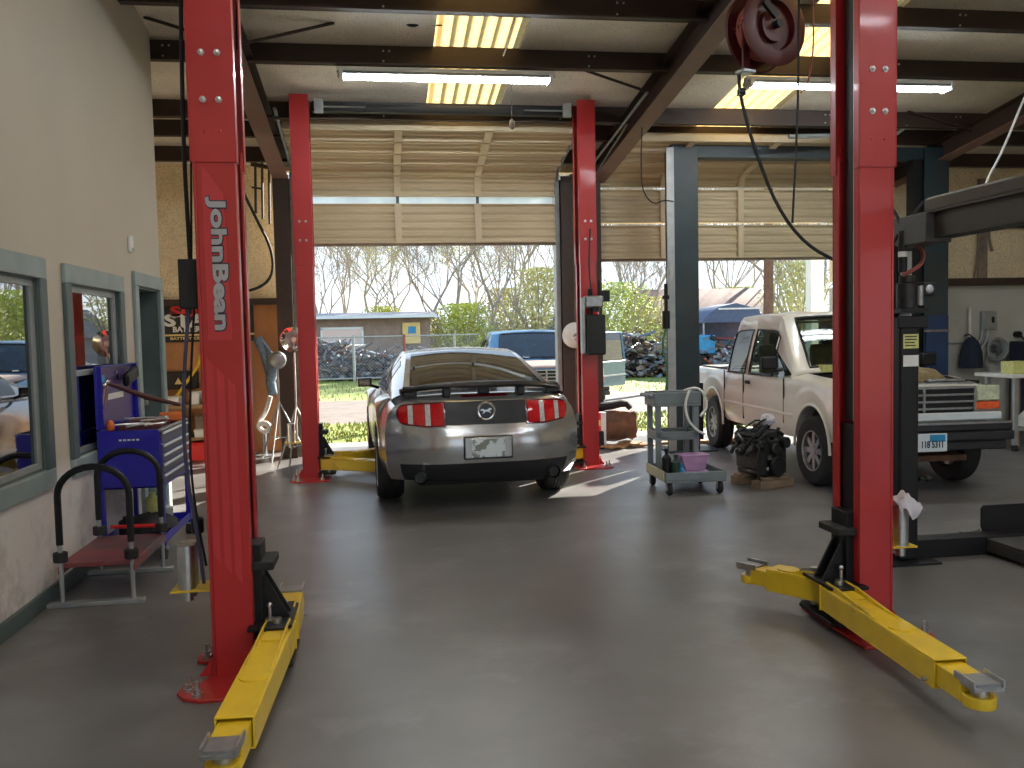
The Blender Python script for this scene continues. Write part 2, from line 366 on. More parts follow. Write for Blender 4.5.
def win(name, y0, y1, z0, z1, sash):
    w = thing(name, None, None); struct(w)
    t = .11; x = X0
    B('casing', M['teal_trim'], w, (x, x+.03, y0-t, y1+t, z1, z1+.13), (x, x+.03, y0-t, y1+t, z0-.12, z0), bevel=.006)
    B('casing_side', M['teal_dark'], w, (x, x+.03, y0-t, y0, z0, z1), (x, x+.03, y1, y1+t, z0, z1), bevel=.006)  # sides darker than head and sill, facing to the light put into colour
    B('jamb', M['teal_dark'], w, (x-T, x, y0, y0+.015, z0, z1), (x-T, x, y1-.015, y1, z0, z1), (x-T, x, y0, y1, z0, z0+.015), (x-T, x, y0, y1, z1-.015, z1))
    B('sash', M['galv'], w, (x-.04, x-.01, y0+.015, y0+.05, z0+.015, z1-.015), (x-.04, x-.01, y1-.05, y1-.015, z0+.015, z1-.015), (x-.04, x-.01, y0+.05, y1-.05, z0+.015, z0+.05), (x-.04, x-.01, y0+.05, y1-.05, z1-.05, z1-.015), *([(x-.04, x-.005, y0+.05, y1-.05, 1.37, 1.41)] if sash else []))
    B('pane', G_WIN, w, (x-.03, x-.024, y0+.05, y1-.05, z0+.05, z1-.05))
    return w
win('window_1', 3.3, 5.72, .82, 2.0, 0); win('window_2', 6.27, 7.38, .82, 2.0, 1)
d = thing('door_1', None, None); struct(d)
B('casing', M['teal_trim'], d, (X0, X0+.03, 7.82, 8.77, 2.08, 2.2), (X0, X0+.03, 7.82, 7.93, 0, 2.08), (X0, X0+.03, 8.66, 8.77, 0, 2.08), bevel=.006)
B('jamb', M['teal_dark'], d, (X0-T, X0, 7.93, 7.95, 0, 2.06), (X0-T, X0, 8.64, 8.66, 0, 2.06), (X0-T, X0, 7.93, 8.66, 2.06, 2.08))
lf = B('leaf', M['teal_trim'], d, (X0-.20, X0-.16, 7.95, 8.07, 0, 2.06), (X0-.20, X0-.16, 8.52, 8.64, 0, 2.06), (X0-.2, X0-.16, 8.07, 8.52, 0, .5), *[(X0-.2, X0-.16, 8.07, 8.52, z, z+.05) for z in (.9, 1.35, 1.8, 2.0)], bevel=.004)
B('pane', G_WIN, d, (X0-.183, X0-.178, 8.07, 8.52, .5, 2.0))
B('knob', M['steel'], d, (X0-.16, X0-.1, 8.55, 8.6, 1.0, 1.05), bevel=.015)
# back wall
bl = struct(B('wall_back_left', M['insul'], None, (-6, -1.35, 12.75, 12.9, 2.16, 4.2), smooth=0))
bw = struct(B('wall_back_right', M['insul'], None, (6.72, 11, 12.25, 12.4, 2.27, 4.2), smooth=0))
struct(B('wall_back_header', M['insul'], None, (-1.35, 6.72, 12.25, 12.4, 3.86, 4.2)))
B('plywood_panel', M['ply'], bl, (-6, -3.72, 12.74, 12.9, 0, 2.08), (-3.72, -2.5, 12.74, 12.9, 0, 2.08), (-2.5, -1.25, 12.74, 12.9, 0, 2.08), bevel=.004)
B('block_panel', M['block'], bw, (6.72, 11, 12.24, 12.4, 0, 2.18))
struct(B('trim_8', M['brown'], None, (-6, -1.35, 12.62, 12.74, 2.08, 2.17))); struct(B('trim_9', M['brown'], None, (6.9, 11, 12.1, 12.24, 2.18, 2.29)))
struct(B('trim_10', M['brown'], None, (6.9, 11, 12.12, 12.24, 3.05, 3.13)))
struct(B('trim_11', M['wood_grey'], None, (9.05, 9.2, 12.2, 12.24, 2.29, 3.8)))
for k, (x0, x1) in enumerate(((-1.36, -1.15), (2.5, 2.66), (2.86, 3.06), (6.68, 6.9))):
    struct(B('trim_%d' % (k+1), M['brown'], None, (x0, x1, 11.9, 11.92, 0, 3.75), (x0, x1, 12.18, 12.2, 0, 3.75), ((x0+x1)/2-.01, (x0+x1)/2+.01, 11.92, 12.18, 0, 3.75)))
struct(B('trim_5', M['wood_grey'], None, (2.66, 2.86, 12.0, 12.2, 0, 3.8))); struct(B('trim_6', M['galv'], None, (2.44, 2.5, 12.02, 12.2, 0, 3.8)))
struct(B('trim_7', M['wood_grey'], None, (-1.15, -1.08, 12.02, 12.2, 0, 3.8)))
struct(B('wall_right', M['insul'], None, (11, 11.15, YF, 12.4, 0, 6)))
struct(B('wall_far_left', M['insul'], None, (-6.15, -6, 8.6, 12.9, 0, 5)))
wall_cut('wall_front', 'y', YF-.15, .15, X0, 11, 0, 6.1, [(-.2, 4.4, 0, 3.7), (6.0, 10, 0, 3.7)], M['insul'])
# roof
SKY = [(.6, 1.48), (4.12, 5.0)]
xs = [-6, .6, 1.48, 4.12, 5.0, 11]
rm = MB()
def slab(x0, x1, y0, y1, off, th):
    R = []
    for y in (y0, y1):
        for z in (off, off+th): R.append((y, roofz(y)+z))
    rm.prism([R[0], R[1], R[3], R[2]], x0, x1, 'x')
for x0, x1 in ((-6, .6), (1.48, 4.12), (5.0, 11)): slab(x0, x1, 12.9, YF-.6, .2, .1)
ce = struct(rm.build('ceiling', M['ceil'], smooth=0))
M['skyl'] = mat('yellowed_fibreglass', (.50, .34, .13), .5, var=.15, scale=12)
tn = M['skyl'].node_tree; trn = tn.nodes.new('ShaderNodeBsdfTranslucent'); mxs = tn.nodes.new('ShaderNodeMixShader'); mxs.inputs[0].default_value = .85
pb = tn.nodes['Principled BSDF']; tn.links.new(pb.inputs['Base Color'].links[0].from_socket, trn.inputs[0])
ou = [n for n in tn.nodes if n.type == 'OUTPUT_MATERIAL'][0]; tn.links.new(pb.outputs[0], mxs.inputs[1]); tn.links.new(trn.outputs[0], mxs.inputs[2]); tn.links.new(mxs.outputs[0], ou.inputs[0])
for x0, x1 in SKY:
    g = MB(); n = 64
    for y0, y1 in ((12.9, 9.0), (9.0, 5.0), (5.0, 1.0), (1.0, YF-.6)):
        P = []
        for y in (y0, y1): P.append([(x0-.05+(x1-x0+.1)*i/n, y, roofz(y)+.255+.022*cos(2*pi*i/n*7)) for i in range(n+1)])
        g.grid(P)
    o = g.build('skylight', M['skyl'], ce, smooth=60)
for k, y in enumerate([12.0, 11.06, 10.44, 8.96, 7.86, 6.76, 5.66, 4.56, 3.4, 2.2, 1.0, -.2, -1.4, -2.6, -3.8]):
    z = roofz(y); m = MB()
    m.box(-6, 11, y-.012, y+.012, z, z+.21); m.box(-6, 11, y-.075, y, z, z+.015); m.box(-6, 11, y, y+.075, z+.195, z+.21)
    o = m.build('purlin', M['brown'], ce, smooth=0)
    if k in (2, 3, 4):
        many('bolt', M['zinc'], o, lambda q: q.sph((0, 0, 0), .011, 8, 5), [(x+dx, y-.014, z+dz) for x in (-2.0, .1, 2.2, 3.35, 5.6, 7.4) for dz in (.05, .15) for dx in ((0, .06) if dz > .1 else (0,))])
def rafter(xc, w=.2, h=.5):
    m = MB(); y0, y1 = 12.2, YF
    def sl(x0, x1, o0, o1):
        m.prism([(y0, rz(y0)+o0), (y0, rz(y0)+o1), (y1, rz(y1)+o1), (y1, rz(y1)+o0)], x0, x1, 'x')
    rz = lambda y: 3.66+.125*(12.2-y)
    sl(xc-.006, xc+.006, .012, h); sl(xc-w/2, xc+w/2, h, h+.012)
    o = m.build('rafter', M['brown'], ce, smooth=0)
    m = MB(); sl(xc-w/2, xc+w/2, 0, .014); m.build('bottom_flange', M['flange'], o, smooth=0)
    return o
rafter(-1.25, h=.25); rafter(3.05, .2, .3); rafter(7.6, h=.25)
# diagonal sway braces under the purlins
for (x, y, dx, dy) in ((3.0, 9.4, -.75, 0), (-1.25, 8.5, .9, 0), (-1.25, 8.5, -.8, 0), (7.6, 10.4, -.9, 0), (7.6, 9.6, .9, 0)):
    m = MB(); m.tube([(x, y, roofz(y)-.03), (x+dx, y+dy, roofz(y)+.2)], .016, 6); m.build('brace', M['brown'], ce)
# rafter-mounted conduit
m = MB(); m.tube([(3.17, 11.6, 3.72+.12*.6+.03), (3.17, 5.0, 3.66+.125*7.2+.04)], .016, 8); m.build('conduit', M['galv'], ce)
m = MB(); m.tube([(2.93, 11.9, 3.88), (2.93, 9.3, 4.18)], .016, 8); m.build('conduit', M['galv'], ce)
# overhead sectional doors, half open on low tracks
def sect_door(name, x0, x1, zb, stiles, hs, lite):
    d = thing(name, None, None); struct(d)
    Yd, zt, R, AE = 12.06, 3.60, .26, radians(79)
    def path(s):  # s runs up the inside face from the bottom edge; returns y, z and the turn angle
        L1 = zt-zb
        if s < L1: return Yd, zb+s, 0
        if s < L1+R*AE:
            a = (s-L1)/R; return Yd-R*(1-cos(a)), zt+R*sin(a), a
        q = s-L1-R*AE
        return Yd-R*(1-cos(AE))-q*sin(AE), zt+R*sin(AE)+q*cos(AE), AE
    s0 = 0; sp = []
    for h in hs: sp.append((s0, s0+h-.034)); s0 += h
    tot = s0
    for i, (a, b) in enumerate(sp):
        if lite and i == 1: a += .07
        m = MB(); N = 10*max(2, round((b-a)/.105)); P = []
        for j in range(N+1):
            y, z, an = path(a+(b-a)*j/N); c_ = j % 10
            off = .065 if j in (0, 1, N-1, N) else (.028 if c_ in (0, 1, 9) else (.014 if c_ in (2, 8) else 0))
            P.append((y-off*cos(an), z-off*sin(an)))
        m.grid([[(x, y, z) for x in (x0, x1)] for y, z in P])
        m.grid([[(x, y+.045*cos(an), z+.045*sin(an)) for x in (x0, x1)] for y, z, an in [path(a+(b-a)*j/8) for j in range(9)]])
        for e in (0, -1):
            y, z, an = path(a if e == 0 else b); m.grid([[(x, P[e][0], P[e][1]) for x in (x0, x1)], [(x, y+.045*cos(an), z+.045*sin(an)) for x in (x0, x1)]])
        p = m.build('panel', M['door_tan'], d, smooth=25)
        for x in stiles:
            q = MB(); w = .045
            pr = [(y-.075*cos(an), z-.075*sin(an), y, z) for y, z, an in [path(a+(b-a)*j/6) for j in range(7)]]
            q.grid([[(x-w, y0, z0), (x+w, y0, z0)] for y0, z0, _, _ in pr]); q.grid([[(x-w, y1, z1), (x-w, y0, z0)] for y0, z0, y1, z1 in pr]); q.grid([[(x+w, y0, z0), (x+w, y1, z1)] for y0, z0, y1, z1 in pr])
            q.build('stile', M['door_tan'], p, smooth=30)
    if lite:
        B('lite', M['lite'], d, (x0+.03, x1-.03, Yd, Yd+.012, zb+hs[0]-.03, zb+hs[0]+.075))
        for x in stiles: B('lite_divider', M['teal_dark'], d, (x-.02, x+.02, Yd-.015, Yd+.02, zb+hs[0]-.022, zb+hs[0]+.07))
    B('bottom_seal', M['wood_grey'], d, (x0, x1, Yd-.03, Yd+.04, zb-.035, zb))
    for x in (x0-.03, x1+.03):
        m = MB(); pts = [(x, Yd, .02), (x, Yd, zb)]+[(x,)+path((tot-.0)*k/24)[:2] for k in range(1, 25)]+[(x,)+path(tot+.35)[:2]]
        m.tube(pts, .022, 6); m.build('track', M['galv'], d)
    return d
sect_door('door_2', -1.08, 2.44, 2.86, (.27, 1.36), (.56, .42, .36, .36, .36, .36), 1)
sect_door('door_3', 3.08, 6.68, 2.62, (4.0, 5.15), (.5, .5, .36, .36, .36, .36), 0)
# ---------------------------------------------------------------- two-post lifts
def lift(name, label, loc, rz, decal, arms, overhead_z, silver, cables):
    L = thing(name, label, 'car lift', loc, rz, 'red two-post car lifts')
    for s in (-1, 1):
        X = lambda x: s*x
        def bx(m, x0, x1, *r): m.box(min(X(x0), X(x1)), max(X(x0), X(x1)), *r)
        m = MB()
        # C channel, open towards the other column, with inward lips
        def chan(x0, x1, d, z0, z1, t=.014, lip=.05):
            bx(m, x1-t, x1, -d, d, z0, z1); bx(m, x0, x1-t, -d, -d+t, z0, z1); bx(m, x0, x1-t, d-t, d, z0, z1)
            bx(m, x0, x0+t, -d+t, -d+t+lip, z0, z1); bx(m, x0, x0+t, d-t-lip, d-t, z0, z1)
        chan(1.54, 1.73, .14, .012, 2.5)
        c = m.build('column', M['red'], L, bevel=.004)
        m = MB(); chan(1.532, 1.738, .147, 2.41, 4.30, .008)
        e = m.build('extension', M['red'], L, bevel=.002)
        def blt(q): q.cyl((0, .006, 0), (0, -.008, 0), .016, n=6); q.sph((0, -.008, 0), .011, 8, 5)
        many('bolt', M['zinc'], e, blt, [(X(x), -.148, z) for z in (2.69, 2.90) for x in (1.60, 1.67)])
        many('rivet', M['red'], e, lambda q: q.sph((0, 0, 0), .007, 8, 5), [(X(x), -.147, 2.55) for x in (1.60, 1.67)])
        # base plate with a bitten outer edge
        m = MB(); P = [(1.42, -.40), (1.74, -.41), (1.82, -.37), (1.86, -.30), (1.85, -.23), (1.78, -.2), (1.745, -.12), (1.745, -.02), (1.78, .06), (1.85, .09), (1.86, .16), (1.84, .24), (1.76, .28), (1.42, .27)]
        P = [(X(a), b) for a, b in P]; m.prism(P if s > 0 else P[::-1], 0, .016)
        bp = m.build('base_plate', M['red'], L, bevel=.003)
        def anc(q): q.cyl((0, 0, .016), (0, 0, .03), .024, n=12); q.cyl((0, 0, .03), (0, 0, .05), .017, n=6); q.cyl((0, 0, .05), (0, 0, .085), .009, n=8)
        many('anchor_bolt', M['zinc'], bp, anc, [(X(a), b, 0) for a, b in ((1.76, -.36), (1.81, -.29), (1.81, .13), (1.79, .21), (1.5, -.33), (1.5, .21))])
        for y in (-.12, .12):
            m = MB(); m.prism([(X(1.735), .016), (X(1.80), .016), (X(1.735), .10)][::s], y-.006, y+.006, 'y'); m.build('gusset', M['red'], bp)
        # carriage in the channel with pivot plates
        m = MB(); bx(m, 1.56, 1.70, -.085, .085, .10, 1.08); bx(m, 1.50, 1.56, -.08, .08, .10, .62)
        cg = m.build('carriage', M['black'], L, bevel=.004)
        pz = 0
        m = MB(); P = [(1.36, -.17), (1.39, -.21), (1.56, -.2), (1.56, .2), (1.39, .21), (1.36, .17)]; P = [(X(a), b) for a, b in P][::s]
        m.prism(P, .235+pz, .252+pz); m.build('pivot_plate', M['black'], cg, bevel=.002)
        m = MB(); m.prism(P, .05, .068); m.build('pivot_plate', M['black'], cg, bevel=.002)
        for yy in (-.05, .036):
            m = MB(); m.prism([(X(1.545), .252), (X(1.38), .252), (X(1.49), .46), (X(1.545), .46)][::s], yy, yy+.014, 'y'); m.build('gusset', M['black'], cg)
        m = MB(); bx(m, 1.44, 1.56, -.11, .11, .50, .54); m.build('door_guard', M['black_matte'], cg, bevel=.008)
        many('pivot_pin', M['zinc'], cg, lambda q: q.cyl((0, 0, .045), (0, 0, .275), .022, n=12), [(X(1.43), y, 0) for y in (-.13, .13)])
        def rel(q): q.cyl((0, 0, .25), (0, 0, .32), .009, n=8); q.sph((0, 0, .325), .014, 8, 6); q.cyl((0, 0, .252), (0, 0, .262), .024, n=10)
        many('arm_release', M['zinc'], cg, rel, [(X(1.47), y, 0) for y in (-.08, .08)])
        m = MB(); bx(m, 1.565, 1.60, -.05, .05, 1.1, 4.2); m.build('cable_cover', M['black'], L)
        m = MB(); m.cyl((X(1.555), -.06, 1.1), (X(1.555), -.06, 4.2), .006, n=6); m.build('lock_cable', M['zinc'], L)
        m = MB(); m.cyl((X(1.60), -.03, 1.1), (X(1.60), -.03, 4.2), .012, n=8); m.cyl((X(1.60), -.03, 1.07), (X(1.60), -.03, 1.14), .022, n=10); m.build('lifting_cylinder', M['steel'], L)
        # swing arms
        for k, (ex, ey) in enumerate(arms[s]):
            sy = -1 if k == 0 else 1
            p0 = Vector((X(1.43), sy*.13, 0)); p1 = Vector((ex, ey, 0)); d = (p1-p0); ln = d.length; ang = math.atan2(d.y, d.x)
            R = Matrix.Translation((p0.x, p0.y, .03)) @ Matrix.Rotation(ang, 4, 'Z')
            o1 = ln*.84 if ln > .7 else ln*.66
            m = MB()
            def rb(x0, x1, y0, y1, z0, z1): m.box(x0, x1, y0, y1, z0, z1, R)
            w = .072; t = .008
            # hollow outer tube with a raised top rib towards the pivot
            rb(-.06, o1, -w, w, .075, .075+t); rb(-.06, o1, -w, -w+t, .083, .192); rb(-.06, o1, w-t, w, .083, .192); rb(-.06, o1, -w, w, .192, .2)
            rb(-.07, -.055, -w-.006, w+.006, .07, .205)
            for yy in (-.058, .05): m.prism([(-.03, .2), (.55*o1, .2), (.1*o1, .232), (-.03, .232)], yy, yy+.008, 'y', R)
            rb(-.03, .2*o1, -.042, .042, .2, .209)
            a = m.build('arm', M['yellow'], L, bevel=.003)
            m = MB(); m.cyl(R @ Vector((.62*o1, 0, .2)), R @ Vector((.62*o1, 0, .207)), .058, n=20); m.build('arm_cap', M['yellow'], a)
            m = MB(); m.box(o1-.12, ln-.03, -w+.012, w-.012, .09, .18, R); m.cyl(R @ Vector((ln, 0, .085)), R @ Vector((ln, 0, .13)), .062, n=22)
            m.build('arm_extension', M['yellow'], a, bevel=.003)
            m = MB(); m.cyl(R @ Vector((ln, 0, .13)), R @ Vector((ln, 0, .165)), .035, n=16); m.box(ln-.065, ln+.065, -.06, .06, .165, .178, R)
            m.box(ln-.065, ln+.065, -.064, -.056, .178, .205, R); m.box(ln-.065, ln+.065, .056, .064, .178, .205, R)
            pd = m.build('lift_pad', M['zinc'], a)
            m = MB(); m.box(ln-.055, ln+.055, -.054, .054, .178, .19, R); m.build('pad_rubber', M['steel'], a)
            m = MB(); m.cyl(R @ Vector((o1-.05, -w-.005, .10)), R @ Vector((o1-.05, -w-.022, .10)), .01, n=8); m.build('stop_bolt', M['steel'], a)
    m = MB(); m.box(-1.50, 1.50, -.05, .05, overhead_z, overhead_z+.11)
    ob = m.build('overhead_beam', M['black'], L, bevel=.004)
    for s in (-1, 1): B('pulley_box', M['galv'], L, (s*1.42-.05, s*1.42+.05, -.10, -.06, overhead_z-.03, overhead_z+.13), bevel=.004)
    m = MB(); m.cyl((-1.4, -.09, overhead_z+.04), (1.4, -.09, overhead_z+.04), .01, n=6); sb_ = m.build('shutoff_bar', M['zinc'], L)
    m = MB(); m.cyl((-.9, -.09, overhead_z+.03), (.9, -.09, overhead_z+.03), .045, n=12); m.build('bar_padding', M['black_matte'], sb_)
    if silver:
        for s in silver:
            x = s*1.86
            for yy in (.0, .075):
                m = MB(); m.cyl((x, yy, .40), (x, yy, .62), .042, n=18); m.cyl((x, yy, .35), (x, yy, .40), .028, n=14); h = m.build('pad_adapter', M['zinc'], L)
            m = MB(); m.box(min(s*1.735, s*1.93), max(s*1.735, s*1.93), -.05, .13, .40, .408); m.box(min(s*1.735, s*1.742), max(s*1.735, s*1.742), -.05, .13, .40, .5); m.build('adapter_bracket', M['yellow'], L)
    if decal:
        s = -1; y = -.1405
        # lighter printed bands on the front face
        m = MB()
        def band(poly): m.prism([(X0_, z) for X0_, z in poly], y-.0015, y+.001, 'y')
        band([(-1.69, 2.40), (-1.60, 2.27), (-1.585, 1.60), (-1.69, 1.60)])
        for i in range(3):
            x = -1.705+i*.047; band([(x, 1.52-i*.05), (x+.03, 1.485-i*.05), (x+.03, .55-i*.05), (x, .60-i*.05)])
        m.build('printed_band', M['red_band'], L, smooth=0)
        MM = Matrix.Translation((-1.627, y-.004, 1.94)) @ Matrix.Rotation(radians(90), 4, 'X') @ Matrix.Rotation(radians(-90), 4, 'Z')
        S = Matrix.Diagonal((1.15, .66, 1, 1))
        text_mesh('lettering', 'JohnBean', .138, M['silverdecal'], L, MM @ S, .0025, .005)
        text_mesh('lettering_outline', 'JohnBean', .138, M['darkdecal'], L, Matrix.Translation((.002, .0025, 0)) @ MM @ S, .0012, .0105)
    return L
L1 = lift('two_post_lift', 'red two-post car lift nearest the camera, empty, its yellow swing arms low to the floor', (.90, 4.33, 0), 0, True,
     {-1: [(-1.48, -1.30), (-1.43, .56)], 1: [(1.36, -1.31), (1.21, .46)]}, 4.16, (-1, 1), None)
L2 = lift('two_post_lift', 'red two-post car lift at the open door, straddling the silver coupe', (.80, 10.21, 0), .0084, False,
     {-1: [(-.72, -.55), (-.72, .75)], 1: [(.85, -.55), (.85, .75)]}, 4.14, (-1,), None)
# hydraulic power unit on the far lift's right column
pu = thing('lift_power_unit', 'grey hydraulic power unit on the right column of the far lift', 'power unit', (2.545, 10.04, 0))
B('motor_block', M['steel'], pu, (-.20, .02, -.14, -.01, 1.88, 2.02), bevel=.02)
m = MB(); m.cyl((-.08, -.08, 1.80), (-.08, -.08, 1.90), .06, n=14); m.cyl((-.13, -.09, 2.02), (-.13, -.09, 2.10), .03, n=10); m.cyl((-.02, -.09, 2.0), (-.02, -.09, 2.2), .015, n=8); m.box(-.02, .1, -.12, -.02, 1.95, 2.08); m.build('valve_block', M['black'], pu, bevel=.004)
B('fluid_tank', M['black_matte'], pu, (-.19, .03, -.19, -.01, 1.33, 1.80), bevel=.02)
B('side_cover', M['galv'], pu, (-.235, -.2, -.13, -.01, 1.35, 2.0), bevel=.005)
m = MB(); m.cyl((-.09, -.2, 1.80), (-.09, -.2, 1.83), .03, n=10); m.build('filler_cap', M['lamp_red'], pu)
m = MB(); m.tube([(-.12, -.1, 2.08), (-.14, -.08, 2.4), (-.1, -.03, 2.8)], .01, 6, 2); m.build('hose', M['black_matte'], pu)
# dark teal lift in the right-hand bay
tl = thing('two_post_lift', 'dark teal two-post lift frame in the right-hand bay behind the pale pickup', 'car lift', (5.72, 11.06, 0))
for s in (-1, 1):
    m = MB(); X = lambda x: s*x
    def bx(x0, x1, *r): m.box(min(X(x0), X(x1)), max(X(x0), X(x1)), *r)
    bx(1.60, 1.96, -.1, -.086, 0, 3.99); bx(1.94, 1.96, -.086, .16, 0, 3.99); bx(1.60, 1.96, .146, .16, 0, 3.99)
    m.build('column', [M['teal_lift']], tl, bevel=.003)
    m = MB(); bx(1.93 if s < 0 else 1.6, 2.03 if s < 0 else 1.70, -.12, -.1, 0, 3.95) if s < 0 else bx(1.46, 1.61, -.05, .1, .2, 3.9)
    m.build('side_channel', M['galv'] if s < 0 else M['black'], tl)
    B('base_plate', M['teal_lift'], tl, (min(X(1.4), X(2.05)), max(X(1.4), X(2.05)), -.22, .28, 0, .02))
    m = MB(); bx(1.55, 1.62, -.09, .14, .15, .9); m.build('carriage', M['black'], tl)
B('crossbeam', M['teal_lift'], tl, (-1.6, 1.6, -.08, .12, 3.83, 3.99), bevel=.004)
B('blue_panel', M['blue_lift'], tl, (1.62, 1.95, -.125, -.1, .6, 1.72)); B('band', M['wood_grey'], tl, (1.6, 1.96, -.13, -.1, 1.50, 1.53))
m = MB(); m.cyl((-2.07, -.16, 1.62), (-2.07, -.16, 1.85), .05, n=12); m.cyl((-2.07, -.16, 1.85), (-2.07, -.16, 2.2), .025, n=8); m.cyl((-2.07, -.16, 2.0), (-2.07, -.16, 2.05), .045, n=10); m.build('release_valve', M['black'], tl)
m = MB(); m.tube([(-2.08, -.17, 1.62), (-2.14, -.18, 1.4), (-2.06, -.18, 1.1), (-2.1, -.18, .7)], .016, 6, 2); m.build('hose', M['green'], tl)
for z in (2.3, 2.9): pass
# black four-post lift on the right: column, power unit, crossbeam, runway, rail
fl = thing('four_post_lift', 'black four-post lift on the far right with its runway lowered to the floor', 'car lift', (3.475, 5.42, 0))
m = MB(); m.box(-.07, .07, -.07, .07, .012, 1.66); m.box(-.07, -.02, .0, .07, 1.66, 2.14)
m.build('column', M['black'], fl, bevel=.02, seg=3)
B('base_plate', M['black'], fl, (-.2, .18, -.16, .16, 0, .014))
m = MB(); m.cyl((-.01, -.04, 1.71), (-.01, -.04, 1.88), .066, n=18); m.cyl((-.01, -.04, 1.88), (-.01, -.04, 1.93), .05, n=18)
m.build('power_unit', M['engine'], fl, bevel=.004)
m = MB(); m.cyl((.055, -.09, 1.73), (.055, -.09, 1.86), .022, n=12); m.build('pump_cylinder', M['steel'], fl)
B('backing_panel', M['galv'], fl, (-.09, .1, .072, .078, 1.55, 2.1))
B('switch_box', M['black'], fl, (.075, .16, -.1, 0, 1.79, 1.88), bevel=.006)
m = MB(); m.sph((.117, -.103, 1.835), (.03, .008, .03), 10, 6); m.build('switch_guard', M['silverdecal'], fl)
m = MB(); m.cyl((-.05, -.06, 1.95), (-.05, -.06, 2.22), .028, n=12); m.build('valve_cylinder', M['black'], fl)
m = MB(); m.cyl((-.05, -.06, 2.05), (-.05, -.06, 2.085), .03, n=12); m.build('white_collar', M['white'], fl)
m = MB(); m.tube([(-.06, -.08, 1.93), (.02, -.1, 1.97), (.08, -.09, 2.02), (.1, -.05, 2.1), (.05, -.02, 2.14)], .014, 6, 2); m.build('hose', M['post_red'], fl)
m = MB(); m.tube([(-.12, .02, 2.45), (-.05, -.02, 2.3), (-.05, -.06, 2.2)], .01, 6, 2); m.build('hose', M['black_matte'], fl)
m = MB(); m.tube([(.12, -.02, 2.42), (-.03, -.02, 2.25), (-.16, .0, 2.02)], .01, 6, 2); m.build('hose', M['black_matte'], fl)
B('pump_shelf', M['black'], fl, (-.10, .1, -.12, .06, 1.68, 1.71))
B('bracket_arm', M['black'], fl, (-.1, .12, -.09, -.07, 1.58, 1.66), bevel=.006)
la = B('warning_label', M['label_yellow'], fl, (-.05, .06, -.0725, -.07, 1.445, 1.54)); B('rating_label', M['white'], fl, (-.05, .06, -.0725, -.07, 1.325, 1.40))
m = MB()
for z in (1.525, 1.505, 1.485, 1.465): m.box(-.04, .05*random.uniform(.5, 1), -.0735, -.0725, z-.005, z+.003)
m.build('printing', M['sign_black'], fl)
B('crossbeam', M['black'], fl, (.085, 3.3, .0, .14, .0, .13), bevel=.004)
m = MB(); m.box(.63, 1.2, -4.2, .2, .095, .115); m.box(.63, .65, -4.2, .2, .02, .095); m.box(1.18, 1.2, -4.2, .2, .02, .095); m.box(.63, .68, -4.2, .2, .02, .03)
rw = m.build('runway', mat('checker_plate', (.055, .052, .05), .5, .3, var=.4, scale=60), fl, bevel=.003)
m = MB(); m.prism([(.72, .115), (1.2, .115), (1.2, .31), (.72, .31), (.70, .29), (.70, .16)], .15, .165, 'y'); m.build('wheel_stop', M['black'], fl)
m = MB(); m.tube([(.56, .2, .12), (.64, .16, .125), (.72, .2, .125)], .008, 6); m.build('latch_rod', M['steel'], fl)
m = MB(); m.cyl((.085, -.05, .56), (.16, -.05, .56), .015, n=8); m.cyl((.13, -.05, .56), (.17, -.05, .56), .022, n=8); m.build('release_handle', M['black'], fl)
sr = MB(); sr.box(-.0, .02, -5.2, -.1, 2.16, 2.31); sr.box(-.03, .16, -5.2, -.1, 2.305, 2.32); sr.box(-.0, .16, -5.2, -.1, 2.15, 2.162)
sb = sr.build('side_rail', mat('dark_olive_steel', (.04, .035, .028), .5, .2, var=.2), fl)
B('rail_cap', mat('lighter_olive_steel', (.075, .065, .048), .55, .1, var=.2), fl, (.03, .16, -5.2, -.16, 2.32, 2.42), bevel=.02)  # cap in a lighter olive than the rail below
B('mounting_bracket', mat('dark_grey_steel', (.07, .07, .07), .5, .3, var=.2), fl, (-.06, .12, -.32, .06, 2.12, 2.31), bevel=.006)
M['panel'] = mat('satin_black_panel', (.008, .009, .012), .36, var=.05, rvar=0, spec=.35)
M['wing'] = mat('satin_black_wing', (.008, .008, .009), .42, var=.1)
